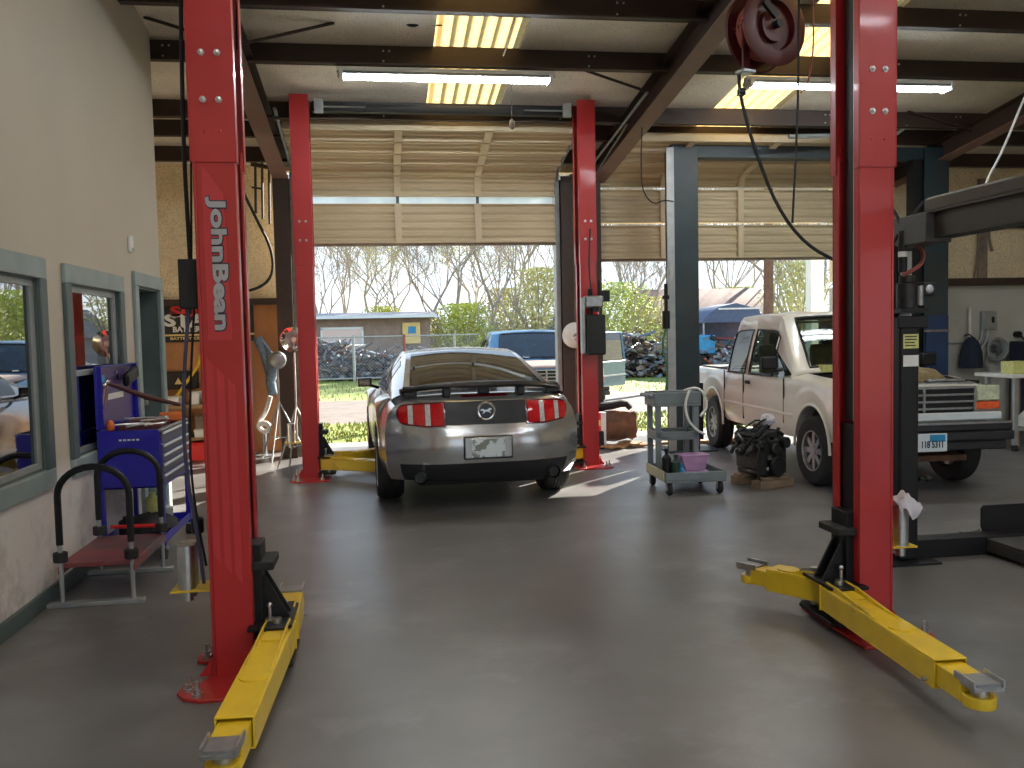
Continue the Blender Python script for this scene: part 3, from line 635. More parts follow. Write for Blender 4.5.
# ---------------------------------------------------------------- vehicles
def lerp(tab, y):
    if y <= tab[0][0]: return tab[0][1:]
    for a, b in zip(tab, tab[1:]):
        if y <= b[0]:
            t = (y-a[0])/(b[0]-a[0]); t = t*t*(3-2*t)*.5+t*.5
            return tuple(p+(q-p)*t for p, q in zip(a[1:], b[1:]))
    return tab[-1][1:]
SIDE = [(0, .93), (.1, .965), (.22, .985), (.36, .997), (.5, 1), (.62, 1), (.72, .99), (.80, .972), (.87, .945), (.93, .905), (.97, .86), (1, .80)]
SIDE_TRUCK = [(0, .955), (.08, .98), (.2, .995), (.32, 1), (.5, 1), (.6, 1.0), (.68, .985), (.76, .98), (.85, .975), (.92, .965), (.97, .945), (1, .91)]
def shell(tab, arches, y0, y1, side, f_front=None, f_rear=None, skip=None, mats_z=None, nst=26, sz=1, sxy=1):
    """closed lower body lofted along y; tab rows (y, zb, w, zs, zt); arches (y, z, R)"""
    ys = [y0+(y1-y0)*i/nst for i in range(nst+1)]
    for ya, za, R in arches: ys += [ya+R*k for k in (-1.001, -.97, -.88, -.7, -.45, -.2, 0, .2, .45, .7, .88, .97, 1.001)]
    if skip: ys += list(skip[:2])
    ys = sorted(set(round(y, 4) for y in ys if y0 <= y <= y1))
    mb = MB(); rows = []; wells = MB(); rings = []
    for y in ys:
        zb, w, zs, zt = lerp(tab, y); zbs = zb
        for ya, za, R in arches:
            if abs(y-ya) < R: zbs = max(zbs, za+math.sqrt(R*R-(y-ya)**2))
        h = [(0, zb), (.66*w, zb), (.66*w, zbs)]
        h += [(w*fr, zbs+(zs-zbs)*t) for t, fr in (side if zbs == zb else [(t, max(fr, .985) if t < .3 else fr) for t, fr in side])]
        tw = w*side[-1][1]
        h += [(tw*.82, zs+(zt-zs)*.72), (tw*.45, zt-.002), (0, zt)]
        rings.append((y, h))
    def yy(y, x, z):
        if f_rear and y < y0+.75: 
            k = max(0, 1-(y-y0)/.75); return y+f_rear(x, z)*k
        if f_front and y > y1-.9:
            k = max(0, 1-(y1-y)/.9); return y-f_front(x, z)*k
        return y
    V = []
    for y, h in rings:
        R = [mb.v((x*sxy, yy(y, x, z)*sxy, z*sz)) for x, z in h]; Lf = [R[0]]+[mb.v((-x*sxy, yy(y, x, z)*sxy, z*sz)) for x, z in h[1:-1]]+[R[-1]]
        V.append((y, h, R, Lf))
    n = len(V[0][1])
    for (ya, ha, Ra, La), (yb, hb, Rb, Lb) in zip(V, V[1:]):
        for k in range(n-1):
            if skip and ya >= skip[0]-1e-3 and yb <= skip[1]+1e-3 and k >= n-3: continue
            mb.mi = 1 if mats_z and .5*(ha[k][1]+ha[k+1][1]) < mats_z else 0
            mb.f([Ra[k], Ra[k+1], Rb[k+1], Rb[k]]); mb.f([La[k], Lb[k], Lb[k+1], La[k+1]])
    for (y, h, R, Lf), fn, fl in ((V[0], f_rear, 0), (V[-1], f_front, 1)):
        # end cap as a grid that follows the bowed bumper line
        J = 8; G = []
        for k in range(1, n-1):
            if k == 2: continue
            x, z = h[k]; row = [Lf[k]]
            for j in range(1, 2*J):
                u = -x+2*x*j/(2*J); d = (fn(u, z) if fn else 0); yv = y+d if fl == 0 else y-d
                row.append(mb.v((u*sxy, yv*sxy, z*sz)))
            row.append(R[k]); G.append((z, row))
        for (za, a), (zb_, b) in zip(G, G[1:]):
            for j in range(2*J):
                mb.mi = 1 if mats_z and .5*(za+zb_) < mats_z and 1 <= j < 2*J-1 else 0
                mb.f([a[j], a[j+1], b[j+1], b[j]])
        mb.mi = 0
        mb.f(G[0][1]+[R[0]]); mb.f(G[-1][1]+[R[-1]])
    return mb
def rim(mb, R, w, spokes=5):
    mb.lathe([(R, -w/2), (R, w/2), (R*.94, w/2), (R*.90, w/2-.02), (R*.86, 0), (R*.84, -w/2)], axis='x', n=28, cap=False)
    mb.cyl((w/2-.07, 0, 0), (w/2-.02, 0, 0), R*.2, n=14)
    for k in range(spokes):
        a = 2*pi*k/spokes; Rm = Matrix.Rotation(a, 4, 'X'); mb.box(w/2-.06, w/2-.025, -R*.13, R*.13, R*.15, R*.92, Rm)
    mb.cyl((-w/2+.02, 0, 0), (-w/2+.03, 0, 0), R*.9, n=24)
def tire(mb, R, Ri, w):
    mb.lathe([(Ri, -w/2+.01), (Ri+.02, -w/2), (R-.03, -w/2-.004), (R-.006, -w/2+.02), (R, -w/2+.04)], axis='x', n=40, cap=False)
    mb.lathe([(R, w/2-.04), (R-.006, w/2-.02), (R-.03, w/2+.004), (Ri+.02, w/2), (Ri, w/2-.01)], axis='x', n=40, cap=False)
    n = 5; x0, x1 = -w/2+.04, w/2-.04; st = (x1-x0)/n; P = []
    for i in range(n):
        a = x0+i*st; P += [(R, a), (R, a+st*.8), (R-.01, a+st*.82), (R-.01, a+st*.98)]
    mb.lathe([(r, x) for r, x in P]+[(R, x1)], axis='x', n=40, cap=False)
def wheel(parent, x, y, R, Ri, w, side, steer=0, name='wheel', spokes=5, rm='alloy'):
    e = bpy.data.objects.new(name, None); COL.objects.link(e); e.parent = parent; e.location = (x, y, R); e.rotation_euler = (0, 0, (pi if side < 0 else 0)+steer)
    m = MB(); tire(m, R, Ri, w); m.build('tire', M['tire'], e, rec=True)
    m = MB(); rim(m, Ri, w, spokes); m.build('rim', M[rm], e)
    return e
def greenhouse(st, crown, belt, side_bulge=.02, nx=8):
    """st rows (y, half width, z); belt (half width, z) -> top grid rows, side grid rows per side"""
    top = []; sd = {1: [], -1: []}
    for y, w, z in st:
        top.append([(w*(2*i/nx-1), y, z+crown*(1-(2*i/nx-1)**2)) for i in range(nx+1)])
        for s in (1, -1):
            r = []
            for j in range(5):
                t = j/4; r.append((s*(belt[0]+(w-belt[0])*t+side_bulge*sin(pi*t)), y, belt[1]+(z-belt[1])*t))
            sd[s].append(r)
    return top, sd
def offs(P, d):
    """offset a grid of points along its normals"""
    n, m = len(P), len(P[0]); Q = []
    for i in range(n):
        row = []
        for j in range(m):
            a = Vector(P[min(i+1, n-1)][j])-Vector(P[max(i-1, 0)][j]); b = Vector(P[i][min(j+1, m-1)])-Vector(P[i][max(j-1, 0)])
            row.append(Vector(P[i][j])+a.cross(b).normalized()*d)
        Q.append(row)
    return Q
def sub(P, u0, u1, v0, v1, n=6, m=8):
    """bilinear re-sampling of a grid between fractional rows / columns"""
    def at(u, v):
        i = min(int(u), len(P)-2); j = min(int(v), len(P[0])-2); a, b = u-i, v-j
        p = lambda k, l: Vector(P[k][l])
        return p(i, j)*(1-a)*(1-b)+p(i+1, j)*a*(1-b)+p(i, j+1)*(1-a)*b+p(i+1, j+1)*a*b
    return [[at(u0+(u1-u0)*i/n, v0+(v1-v0)*j/m) for j in range(m+1)] for i in range(n+1)]
def outward(P, d, c):
    Q = offs(P, d); mid = lambda G: Vector(G[len(G)//2][len(G[0])//2])
    return Q if (mid(Q)-Vector(c)).length > (mid(P)-Vector(c)).length else offs(P, -d)
# ------------------------------------------------ silver coupe
def coupe():
    C = thing('coupe', 'silver two-door coupe with a black rear wing, parked on the far red lift', 'car', (.908, 7.634, 0), .0442)
    C.scale = (1.027, 1.047, 1.047)
    def rear(x, z):
        pts = [(.28, .13), (.36, .07), (.47, .02), (.51, 0), (.62, .012), (.70, .024), (.735, .034), (.76, .062), (.86, .085), (.96, .12), (1.02, .20), (1.1, .3)]
        f = lerp(pts, z)[0]; return f+.26*(min(1, abs(x)/.87))**3.4
    def front(x, z): return .06+.35*(min(1, abs(x)/.85))**2.4+abs(z-.55)*.15
    tab = [(0, .29, .87, .965, 1.02), (.35, .27, .89, .975, 1.03), (.8, .24, .925, .99, 1.03), (1.15, .22, .94, .99, 1.02), (1.6, .21, .925, .965, 1.0), (2.4, .2, .91, .95, .98), (3.2, .2, .91, .94, .98), (3.7, .21, .93, .92, .96), (4.3, .21, .91, .86, .90), (4.65, .23, .86, .79, .82), (4.78, .28, .80, .72, .74)]
    b = shell(tab, [(1.05, .345, .385), (3.77, .345, .385)], 0, 4.78, SIDE, front, rear, mats_z=None)
    for f in b.bm.faces:
        c = f.calc_center_median()
        if c.y < .5 and c.z < .485 and abs(c.x) < .74: f.material_index = 1
    b.build('body', [M['silver'], M['bumper_dark']], C, smooth=40)
    rp = lambda x, z, o=0: (x, rear(x, z)-o, z)
    def patch(name, m, poly_rows, parent, o=.006, th=.02):
        mb = MB(); A = [[rp(x, z, o) for x, z in r] for r in poly_rows]; Bk = [[rp(x, z, o-th) for x, z in r] for r in poly_rows]
        V = mb.grid(A); Wd = mb.grid(Bk)
        n, k = len(V), len(V[0])
        for i in range(n-1):
            mb.f([V[i][0], V[i+1][0], Wd[i+1][0], Wd[i][0]]); mb.f([V[i][-1], Wd[i][-1], Wd[i+1][-1], V[i+1][-1]])
        for j in range(k-1):
            mb.f([V[0][j], Wd[0][j], Wd[0][j+1], V[0][j+1]]); mb.f([V[-1][j], V[-1][j+1], Wd[-1][j+1], Wd[-1][j]])
        return mb.build(name, m, parent, smooth=30)
    def rows(x0, x1, z0, z1, n=8, m=4, fz=None):
        return [[(x0+(x1-x0)*i/n, (lambda lo, hi: lo+(hi-lo)*j/m)(*(fz(x0+(x1-x0)*i/n) if fz else (z0, z1)))) for i in range(n+1)] for j in range(m+1)]
    patch('trunk_panel', M['panel'], rows(-.37, .37, .757, .958, 10), C, .004)
    for s in (-1, 1):
        def fz(x):
            u = (abs(x)-.36)/.40; lo = .752+.028*max(0, u-.45)/.55; hi = .964-.02*u-.10*max(0, u-.72)**1.6
            if u > .9: lo += .05*((u-.9)/.1)**2; hi -= .03*((u-.9)/.1)**2
            return lo, hi
        hs = patch('tail_light', M['lamp_red_dark'], rows(s*.355, s*.765, 0, 0, 18, 4, fz), C, .008)
        for k, (a, bb, mm, nm) in enumerate(((.375, .478, 'lamp_red', 'red_lens'), (.483, .527, 'lamp_white', 'clear_lens'), (.532, .625, 'lamp_red', 'red_lens'), (.63, .672, 'lamp_white', 'clear_lens'), (.677, .75, 'lamp_red', 'red_lens'))):
            f2 = lambda x: (lambda l, h: (l+.014, h-.014))(*fz(x))
            patch(nm, M[mm], rows(s*a, s*bb, 0, 0, 6, 4, f2), hs, .016)
    # round badge with a running horse
    m = MB(); y = rear(0, .875)-.012
    m.lathe([(.062, -.004), (.064, -.012), (.074, -.014), (.082, -.008), (.082, .01)], (0, y, .875), 'y', 28, cap=False); bdg = m.build('badge', M['chrome'], C)
    m = MB(); m.cyl((0, y+.004, .875), (0, y-.004, .875), .064, n=28); m.build('badge_disc', M['black_gloss'], bdg)
    H = [(-.044, .004), (-.036, .012), (-.026, .016), (-.016, .010), (-.002, .008), (.010, .010), (.018, .018), (.028, .021), (.036, .014), (.040, .006), (.034, .006), (.028, .008), (.022, .002), (.028, -.008), (.036, -.010), (.028, -.014), (.018, -.006), (.008, -.004), (-.006, -.004), (-.012, -.012), (-.022, -.016), (-.030, -.022), (-.026, -.014), (-.020, -.008), (-.024, .002), (-.034, .004)]
    m = MB(); m.prism([(a*1.25, .875+c*1.25) for a, c in H], y-.009, y-.003, 'y'); m.build('badge_horse', M['chrome'], bdg)
    # licence plate recess, frame and plate
    ys = rear(0, .57)
    B('plate_frame', M['bumper_dark'], C, (-.215, .215, ys-.014, ys+.03, .474, .67), bevel=.012)
    B('plate_surround', M['silver'], C, (-.207, .207, ys-.018, ys, .482, .662), bevel=.01)
    B('licence_plate', M['plate'], C, (-.145, .145, ys-.024, ys-.012, .49, .645), bevel=.004)
    # black rear wing on pedestals
    m = MB(); pr = None; N = 24
    for i in range(N+1):
        u = 2*i/N-1; x = .725*u; z = 1.098-.058*abs(u)**3; y = .155+.20*abs(u)**2.4; h = .027-.008*abs(u)
        R = [m.v((x, y+a, z+c*1)) for a, c in ((-.075, .0), (-.06, h), (.0, h+.008), (.09, h+.002), (.10, -.004), (.05, -h*.8), (-.04, -h))]
        if pr: m.bridge(pr, R)
        else: m.f(R[::-1])
        pr = R
    m.f(pr); wg = m.build('rear_wing', M['wing'], C, smooth=50)
    for x, w in ((-.64, .06), (-.33, .035), (.33, .035), (.64, .06)):
        y = .17+.20*(abs(x)/.725)**2.4; B('wing_pedestal', M['wing'], wg, (x-w, x+w, y-.05, y+.07, 1.0, 1.09), bevel=.012)
    B('wing_pedestal', M['wing'], wg, (-.05, .05, .17, .25, 1.02, 1.09), bevel=.008)
    patch('high_brake_light', M['lamp_red_dark'], rows(-.2, .2, .995, 1.012, 8, 2), C, .008)
    # greenhouse
    st = [(.40, .70, 1.02), (.55, .685, 1.055), (.95, .64, 1.17), (1.35, .595, 1.283), (1.62, .57, 1.34), (2.0, .565, 1.365), (2.45, .56, 1.355), (2.75, .59, 1.28), (3.1, .64, 1.14), (3.5, .71, .985)]
    top, sd = greenhouse(st, .035, (.80, .96), .03)
    m = MB(); m.grid(top)
    for s in (1, -1): m.grid(sd[s])
    m.build('roof', M['silver'], C, smooth=40)
    c = (0, 1.8, .9)
    def pane(name, G, *a, d=.005, mt='car_glass'):
        m = MB(); m.grid(outward(sub(G, *a), d, c)); return m.build(name, M[mt], C, smooth=60, solid=0)
    pane('rear_window', top, .9, 3.85, .35, 7.65); pane('windshield', top, 6.35, 8.9, .4, 7.6)
    for s in (1, -1):
        pane('side_window', sd[s], 4.6, 7.6, .3, 3.6); pane('quarter_window', sd[s], 3.2, 4.4, .4, 3.3)
        m = MB(); m.cyl((s*.93, 2.86, .98), (s*.80, 2.9, .94), .02, n=8); m.cbox((s*.97, 2.85, 1.01), (.16, .08, .10), s*-.15); mi = m.build('side_mirror', M['black_gloss'], C, bevel=.03, seg=3)
        m = MB(); m.cbox((s*.97, 2.806, 1.01), (.12, .006, .07), s*-.15); m.build('mirror_glass', M['chrome'], mi)
        m = MB(); m.cyl((s*.585, .02, .335), (s*.585, .30, .335), .056, .054, n=18, cap=False); m.cyl((s*.585, .05, .335), (s*.585, .3, .335), .046, n=18); m.build('exhaust_tip', M['chrome'], C)
        m = MB(); m.cyl((s*.585, .035, .335), (s*.585, .06, .335), .044, n=18); m.build('exhaust_bore', M['black_matte'], C)
        for y, nm in ((1.05, 'wheel'), (3.77, 'wheel')): wheel(C, s*.80, y, .345, .235, .24, s)
    m = MB(); m.cyl((-.7, 1.05, .33), (.7, 1.05, .33), .05, n=10); m.sph((0, 1.05, .33), .13, 12, 8); m.box(-.55, .55, .3, .75, .22, .34); m.box(-.5, .5, 1.4, 3.4, .2, .26); m.build('undercarriage', M['black_matte'], C)
    return C
coupe()
# ------------------------------------------------ extended-cab pickup
def pickup(name, label, loc, rz, sxy, sz, paint, hood, bay, door_open, glassm, steer=0):
    T = thing(name, label, 'pickup truck', loc, rz); P = M[paint]
    T.scale = (sxy, sxy, sz)
    front = lambda x, z: .02+.10*(min(1, abs(x)/.845))**4
    tab = [(0.06, .46, .80, .92, .95), (.2, .44, .83, .94, .97), (.72, .42, .845, .98, 1.0), (1.3, .40, .845, .99, 1.03), (1.9, .39, .845, .97, .985), (3.4, .39, .845, .97, .985), (3.46, .42, .845, .975, .985), (4.9, .46, .845, .98, .985)]
    tb = [(0.06,)+tab[0][1:]]+tab[1:]
    b = shell(tb, [(.72, .33, .42), (3.9, .33, .42)], .06, 4.9, SIDE_TRUCK, None, front, skip=((.10, 1.28) if bay else None))
    bd = b.build('body', P, T, smooth=35)
    # panel gaps, body crease and door handle on both flanks
    for s in (1, -1):
        for y, z0, z1 in ((1.45, .52, .97), (2.72, .46, .97), (3.43, .42, .985)):
            B('panel_gap', M['black'], T, (min(s*.835, s*.8485), max(s*.835, s*.8485), y-.007, y+.007, z0, z1))
        B('door_handle', M['black'], T, (min(s*.845, s*.862), max(s*.845, s*.862), 2.48, 2.62, .86, .90), bevel=.008)
        for y in (.72, 3.9):
            m = MB(); m.tube([(s*.847, y+.425*cos(a), .33+.425*sin(a)) for a in [pi*k/16 for k in range(17)]], .016, 6); m.build('wheel_arch_lip', P, T)
    for s in (1, -1): B('side_molding', P, T, (min(s*.84, s*.852), max(s*.84, s*.852), 1.2, 3.45, .60, .63), bevel=.004)
    # cab
    st = [(1.30, .74, 1.02), (1.36, .73, 1.06), (1.92, .635, 1.55), (2.02, .62, 1.595), (2.62, .615, 1.62), (2.74, .615, 1.62), (3.26, .615, 1.605), (3.36, .625, 1.56), (3.46, .70, 1.03)]
    top, sd = greenhouse(st, .03, (.81, .965), .015)
    m = MB()
    tg = [[m.v(p) for p in r] for r in top]
    for i in range(len(tg)-1):
        for j in range(8):
            if i == 1 and 1 <= j <= 6 or i == 7 and 1 <= j <= 6: continue
            m.f([tg[i][j], tg[i][j+1], tg[i+1][j+1], tg[i+1][j]])
    for s in (1, -1):
        sg = [[m.v(p) for p in r] for r in sd[s]]
        for i in range(len(sg)-1):
            for j in range(4):
                if i in (2, 3) and j < 3 or i in (5, 6) and j < 3: continue
                if i == 1 and j < 2: continue
                m.f([sg[i][j], sg[i][j+1], sg[i+1][j+1], sg[i+1][j]])
    bmesh.ops.remove_doubles(m.bm, verts=m.bm.verts, dist=.001)
    cab = m.build('cab', P, T, smooth=35, solid=.03)
    m = MB(); m.box(-.60, .60, 1.92, 3.3, 1.52, 1.535); m.build('headliner', M['tan_cloth'], cab)
    c = (0, 2.4, 1.2)
    def pane(nm, G, *a):
        m = MB(); m.grid(offs(sub(G, *a), .0)); return m.build(nm, glassm, T, smooth=60)
    pane('windshield', top, 1.05, 2.0, .95, 7.05); pane('rear_window', top, 7.0, 7.95, .95, 7.05)
    m = MB(); g = sub(top, 1.0, 2.05, .9, 7.1, 8, 8); edge = [g[0][j] for j in range(9)]+[g[i][8] for i in range(1, 9)]+[g[8][j] for j in range(7, -1, -1)]+[g[i][0] for i in range(7, 0, -1)]
    m.tube(edge, .016, 6, close=True); m.build('windshield_seal', M['black'], T)
    for s in (1, -1):
        pane('side_window', sd[s], 1.3, 4.0, 0, 3.0); m = MB(); m.grid(sub(sd[s], 5.02, 6.98, 0, 3.0)); m.build('rear_side_window', G_DARK, T, smooth=60)
        for a in ((1.9, 4.0), (5.02, 6.98)):
            g = sub(sd[s], a[0], a[1], .05, 3.0, 5, 5); edge = g[0]+[g[i][5] for i in range(1, 6)]+[g[5][j] for j in range(4, -1, -1)]+[g[i][0] for i in range(4, 0, -1)]
            m = MB(); m.tube(edge, .011, 6, close=True); m.build('window_seal', M['black'], T)
        m = MB(); m.cbox((s*.97, 1.56, 1.12), (.19, .07, .13)); m.cbox((s*.85, 1.58, 1.05), (.12, .04, .04)); m.build('side_mirror', M['black'], T, bevel=.02)
        wheel(T, s*.75, .72, .325, .19, .21, s, steer, spokes=8, rm='steel'); wheel(T, s*.75, 3.9, .325, .19, .21, s, spokes=8, rm='steel')
    for q in (-.34, .34): B('seat', M['tan_cloth'], T, (q-.28, q+.28, 2.3, 2.75, .7, .9), (q-.28, q+.28, 2.62, 2.78, .9, 1.28), (q-.15, q+.15, 2.66, 2.76, 1.28, 1.42), bevel=.04)
    B('dashboard', M['black_matte'], T, (-.72, .72, 1.40, 1.75, .8, 1.03), bevel=.04)
    m = MB(); m.tube([(.36+.17*cos(a), 1.95+.05*sin(a), 1.02+.16*sin(a)) for a in [2*pi*k/18 for k in range(18)]], .014, 6, close=True); m.cyl((.36, 1.95, 1.02), (.36, 1.7, .92), .02, n=8); m.build('steering_wheel', M['black'], T)
    m = MB(); m.tube([(.0, 1.9, 1.5), (.0, 1.88, 1.46)], .008, 6); m.cbox((0, 1.87, 1.42), (.2, .02, .06)); m.build('rear_view_mirror', M['black'], T)
    # load bed: inner tub
    m = MB(); m.box(-.70, .70, 3.56, 4.8, .985, 1.0); m.build('bed_cover_rail', M['black_matte'], T)
    # front end
    B('grille', M['black'], T, (-.52, .52, .03, .09, .70, .93), bevel=.01)
    m = MB()
    for z in (.74, .80, .86, .92): m.box(-.54, .54, .015, .05, z-.009, z+.009)
    for x in (-.535, 0, .535): m.box(x-.012, x+.012, .015, .05, .71, .93)
    m.build('grille_bars', M['steel'], T, bevel=.003)
    for s in (1, -1):
        a, b_ = sorted((s*.555, s*.80)); B('headlamp', M['headlamp'], T, (a, b_, .02, .12, .80, .935), bevel=.012)
        a, b_ = sorted((s*.55, s*.81)); B('turn_signal', M['amber'], T, (a, b_, .03, .13, .725, .792), bevel=.012)
    B('valance_trim', M['platewhite'] if bay else P, T, (-.81, .81, .0, .12, .635, .705), bevel=.012)
    m = MB(); m.box(-.86, .86, -.10, .08, .55, .615); m.box(-.86, .86, -.13, .08, .47, .55); m.box(-.80, .80, -.09, .08, .385, .47)
    bu = m.build('bumper', M['bumper_dark'], T, bevel=.015)
    B('bumper_strip', M['steel'], bu, (-.86, .86, -.108, -.09, .61, .63), bevel=.004)
    m = MB(); m.box(-.55, .55, .5, 4.7, .34, .42); m.cyl((-.7, 3.9, .32), (.7, 3.9, .32), .05, n=8); m.cyl((-.7, .72, .32), (.7, .72, .32), .04, n=8); m.box(-.6, .6, .25, 1.2, .25, .3); m.build('chassis', M['rust'], T)
    if bay:
        B('engine_bay', M['black_matte'], T, (-.66, .66, .2, .23, .5, .92), (-.70, -.67, .2, 1.3, .5, .97), (.67, .70, .2, 1.3, .5, .97), (-.7, .7, 1.28, 1.31, .5, 1.0), (-.7, .7, .2, 1.3, .5, .53))
        m = MB(); m.cbox((-.05, .75, .78), (.55, .6, .4)); m.cyl((.1, .45, .9), (.1, .85, .92), .14, n=14); m.cbox((-.42, .6, .8), (.22, .3, .34)); m.cbox((.48, .5, .82), (.2, .25, .3)); m.cyl((-.25, .3, .75), (-.25, .42, .75), .14, n=14); m.build('engine_block', M['engine'], T, bevel=.02)
        m = MB(); m.tube([(-.5, .3, .9), (-.2, .5, 1.0), (.2, .6, .98), (.5, .9, .95)], .025, 8, 2); m.tube([(.5, .35, .88), (.3, .4, 1.0), (-.1, .8, 1.0)], .02, 8, 2); m.build('hose', M['black_matte'], T)
        m = MB(); m.sph((.05, .52, .97), (.46, .34, .13), 14, 8, .12); m.build('insulation_mat', M['tan_cloth'], T)
        m = MB(); m.tube([(-.55, .25, .99), (.1, .5, 1.06), (.76, 1.2, 1.03)], .018, 6); m.build('prop_rod', M['steel'], T)
        m = MB(); m.cbox((-.3, 1.36, 1.06), (.34, .12, .07), .1); m.sph((-.2, 1.36, 1.1), (.1, .06, .05), 10, 6, .1); m.build('work_glove', M['label_yellow'], T)
        B('radiator_support', M['steel'], T, (-.55, .56, .10, .15, .94, .965), (.1, .5, .12, .2, .97, .99), bevel=.006)
        B('window_reflection', M['cyanpaint'], T, (-.72, -.5, 2.0, 2.02, .97, 1.3), bevel=.01)  # teal plate standing in for the blue reflection on the door window
    else:
        h = MB(); h.grid([[(x, y, z+.012-.02*abs(x)) for x in (-.78, -.4, 0, .4, .78)] for y, z in ((.1, .965), (.5, .99), (1.0, 1.015), (1.3, 1.04))]); h.build('hood', M[hood], T, solid=.02)
        for q in (-.5, .1): m = MB(); m.tube([(q, 1.33, 1.07), (q+.5, 1.38, 1.09)], .008, 5); m.build('wiper', M['black'], T)
    if door_open:
        d = bpy.data.objects.new('open_door', None); COL.objects.link(d); d.parent = T; d.location = (.84, 1.5, 0); d.rotation_euler = (0, 0, radians(-40))
        B('door_skin', M['cyanpaint'], d, (-.03, .03, 0, 1.2, .45, .97), bevel=.015)
        m = MB(); m.tube([(0, .0, .97), (-.0, .35, 1.50), (0, .6, 1.56), (0, 1.1, 1.55), (0, 1.2, .97)], .025, 8); m.build('window_frame', P, d)
        m = MB(); m.prism([(.03, .97), (.36, 1.49), (.6, 1.55), (1.1, 1.54), (1.18, .97)], -.004, .004, 'x'); m.build('door_glass', glassm, d)
        B('side_molding', M['galv'], d, (-.04, .04, .0, 1.2, .66, .69))
    return T
TR = pickup('pickup_truck', 'pale beige extended-cab pickup with its hood off, nose towards us in the right-hand bay', (5.03, 7.50, 0), -.047, .947, 1.088, 'beige', None, True, False, G_TRUCK, steer=.12)
# its licence plate
B('licence_plate', M['platewhite'], TR, (-.17, .14, -.145, -.13, .39, .545), bevel=.004)
B('plate_sky', M['plateblue'], TR, (-.04, .12, -.1475, -.145, .475, .535))
text_mesh('plate_number', '118 5311', .075, M['navy'], TR, Matrix.Translation((-.015, -.149, .45)) @ Matrix.Rotation(radians(90), 4, 'X') @ Matrix.Diagonal((.85, 1.1, 1, 1)), .001, .002)
pickup('pickup_truck', 'blue pickup with a faded brown hood and one door open, outside the left-hand door', (2.92, 15.4, -.02), -.06, 1.30, 1.03, 'bluepaint', 'hoodbrown', False, True, glass('blue_window_glass', (.10, .22, .30), 1.5))
M['block_wood'] = mat('grey_brown_timber', (.20, .14, .09), .8, var=.3, scale=6)
M['dark_green'] = mat('dark_green_plastic', (.015, .05, .03), .4)
# ---------------------------------------------------------------- fittings and loose things inside
def tubes(name, m, parent, pts, r, n=8, sm=2):
    q = MB(); q.tube(pts, r, n, sm); return q.build(name, m, parent)
LF = [('long fluorescent ceiling light above the silver coupe', -.36, 1.84, 9.0), ('long fluorescent ceiling light between the right red column and the tilted rafter', 3.92, 6.32, 9.0)]
for yl, wd in ((4.2, 'above the near red lift'), (.6, 'overhead just in front of the photographer'), (-2.4, 'behind the photographer')):  # unseen lights added above and behind the camera to brighten the interior
    LF += [('added unseen fluorescent ceiling light %s, over the left bay' % wd, -.36, 1.84, yl), ('added unseen fluorescent ceiling light %s, over the right bay' % wd, 4.5, 6.7, yl)]
for lab, x0, x1, yl in LF:
    f = thing('ceiling_light', lab, 'light', (0, yl, .12*(9-yl)), 0, 'fluorescent lights')
    if yl == 9.0 and x0 < 0:
        q = MB(); q.tube([(1.36, -.2, 4.17), (1.36, -.2, 3.72)], .003, 5); q.sph((1.36, -.2, 3.70), (.03, .03, .055), 8, 6); q.build('pull_cord', M['wood_grey'], f)
    B('housing', M['white'], f, (x0, x1, -.05, .05, 4.24, 4.28), bevel=.006)
    m = MB(); m.prism([(-.085, 4.21), (-.05, 4.24), (.05, 4.24), (.085, 4.21), (.08, 4.205), (.05, 4.233), (-.05, 4.233), (-.08, 4.205)], x0, x1, 'x'); m.build('reflector', M['galv'], f)
    for yy in (-.035, .035):
        m = MB(); m.cyl((x0+.06, yy, 4.19), (x1-.06, yy, 4.19), .019, n=12); m.build('tube', M['tube'], f)
    for xx in (x0+.04, x1-.04): B('tube_holder', M['white'], f, (xx-.02, xx+.02, -.1, .1, 4.165, 4.24), bevel=.004)
# lift attachments: control box and cables on the near left column
B('control_box', M['black_matte'], L1, (-1.83, -1.74, -.06, .06, 1.75, 1.98), bevel=.006)
tubes('power_cable', M['black'], L1, [(-1.775, -.02, 4.9), (-1.76, -.02, 3.6), (-1.79, -.02, 2.6), (-1.785, 0, 1.97)], .010)
tubes('thin_wire', M['black'], L1, [(-1.74, .05, 4.9), (-1.73, .05, 3.4), (-1.77, .05, 2.5), (-1.785, .03, 1.97)], .005)
tubes('hose', mat('blue_grey_hose', (.06, .06, .13), .4), L1, [(-1.80, 0, 1.75), (-1.84, 0, 1.4), (-1.85, 0, 1.0), (-1.80, .02, .6), (-1.79, .03, .42)], .009)
tubes('hose', M['black_matte'], L1, [(-1.79, .07, 1.75), (-1.83, .07, 1.3), (-1.84, .07, .9), (-1.78, .05, .5)], .006)
m = MB(); m.cyl((-1.815, .06, .66), (-1.815, .06, .74), .03, n=12); m.build('knob', M['black'], L1, bevel=.01)
tubes('cable', M['black'], L1, [(-1.50, .1, 4.9), (-1.49, .12, 4.3), (-1.52, .13, 3.9), (-1.55, .13, 3.0)], .008)
rg = MB(); rows = []
for i in range(9):
    rows.append([(2.705+.145*j/8, 4.24+.20*i/8, .648+.045*sin(j*1.1)*cos(i*.9)*.7+.03*random.random()-(.02*max(0, (j-6)/2)**2)-(.07*max(0, (2-i)/2))) for j in range(9)])
rg.grid(rows); tag(rg.build('shop_rag', M['white_rag'], smooth=60, solid=.006), 'crumpled white rag on the pad adapters of the near right column', 'rag')
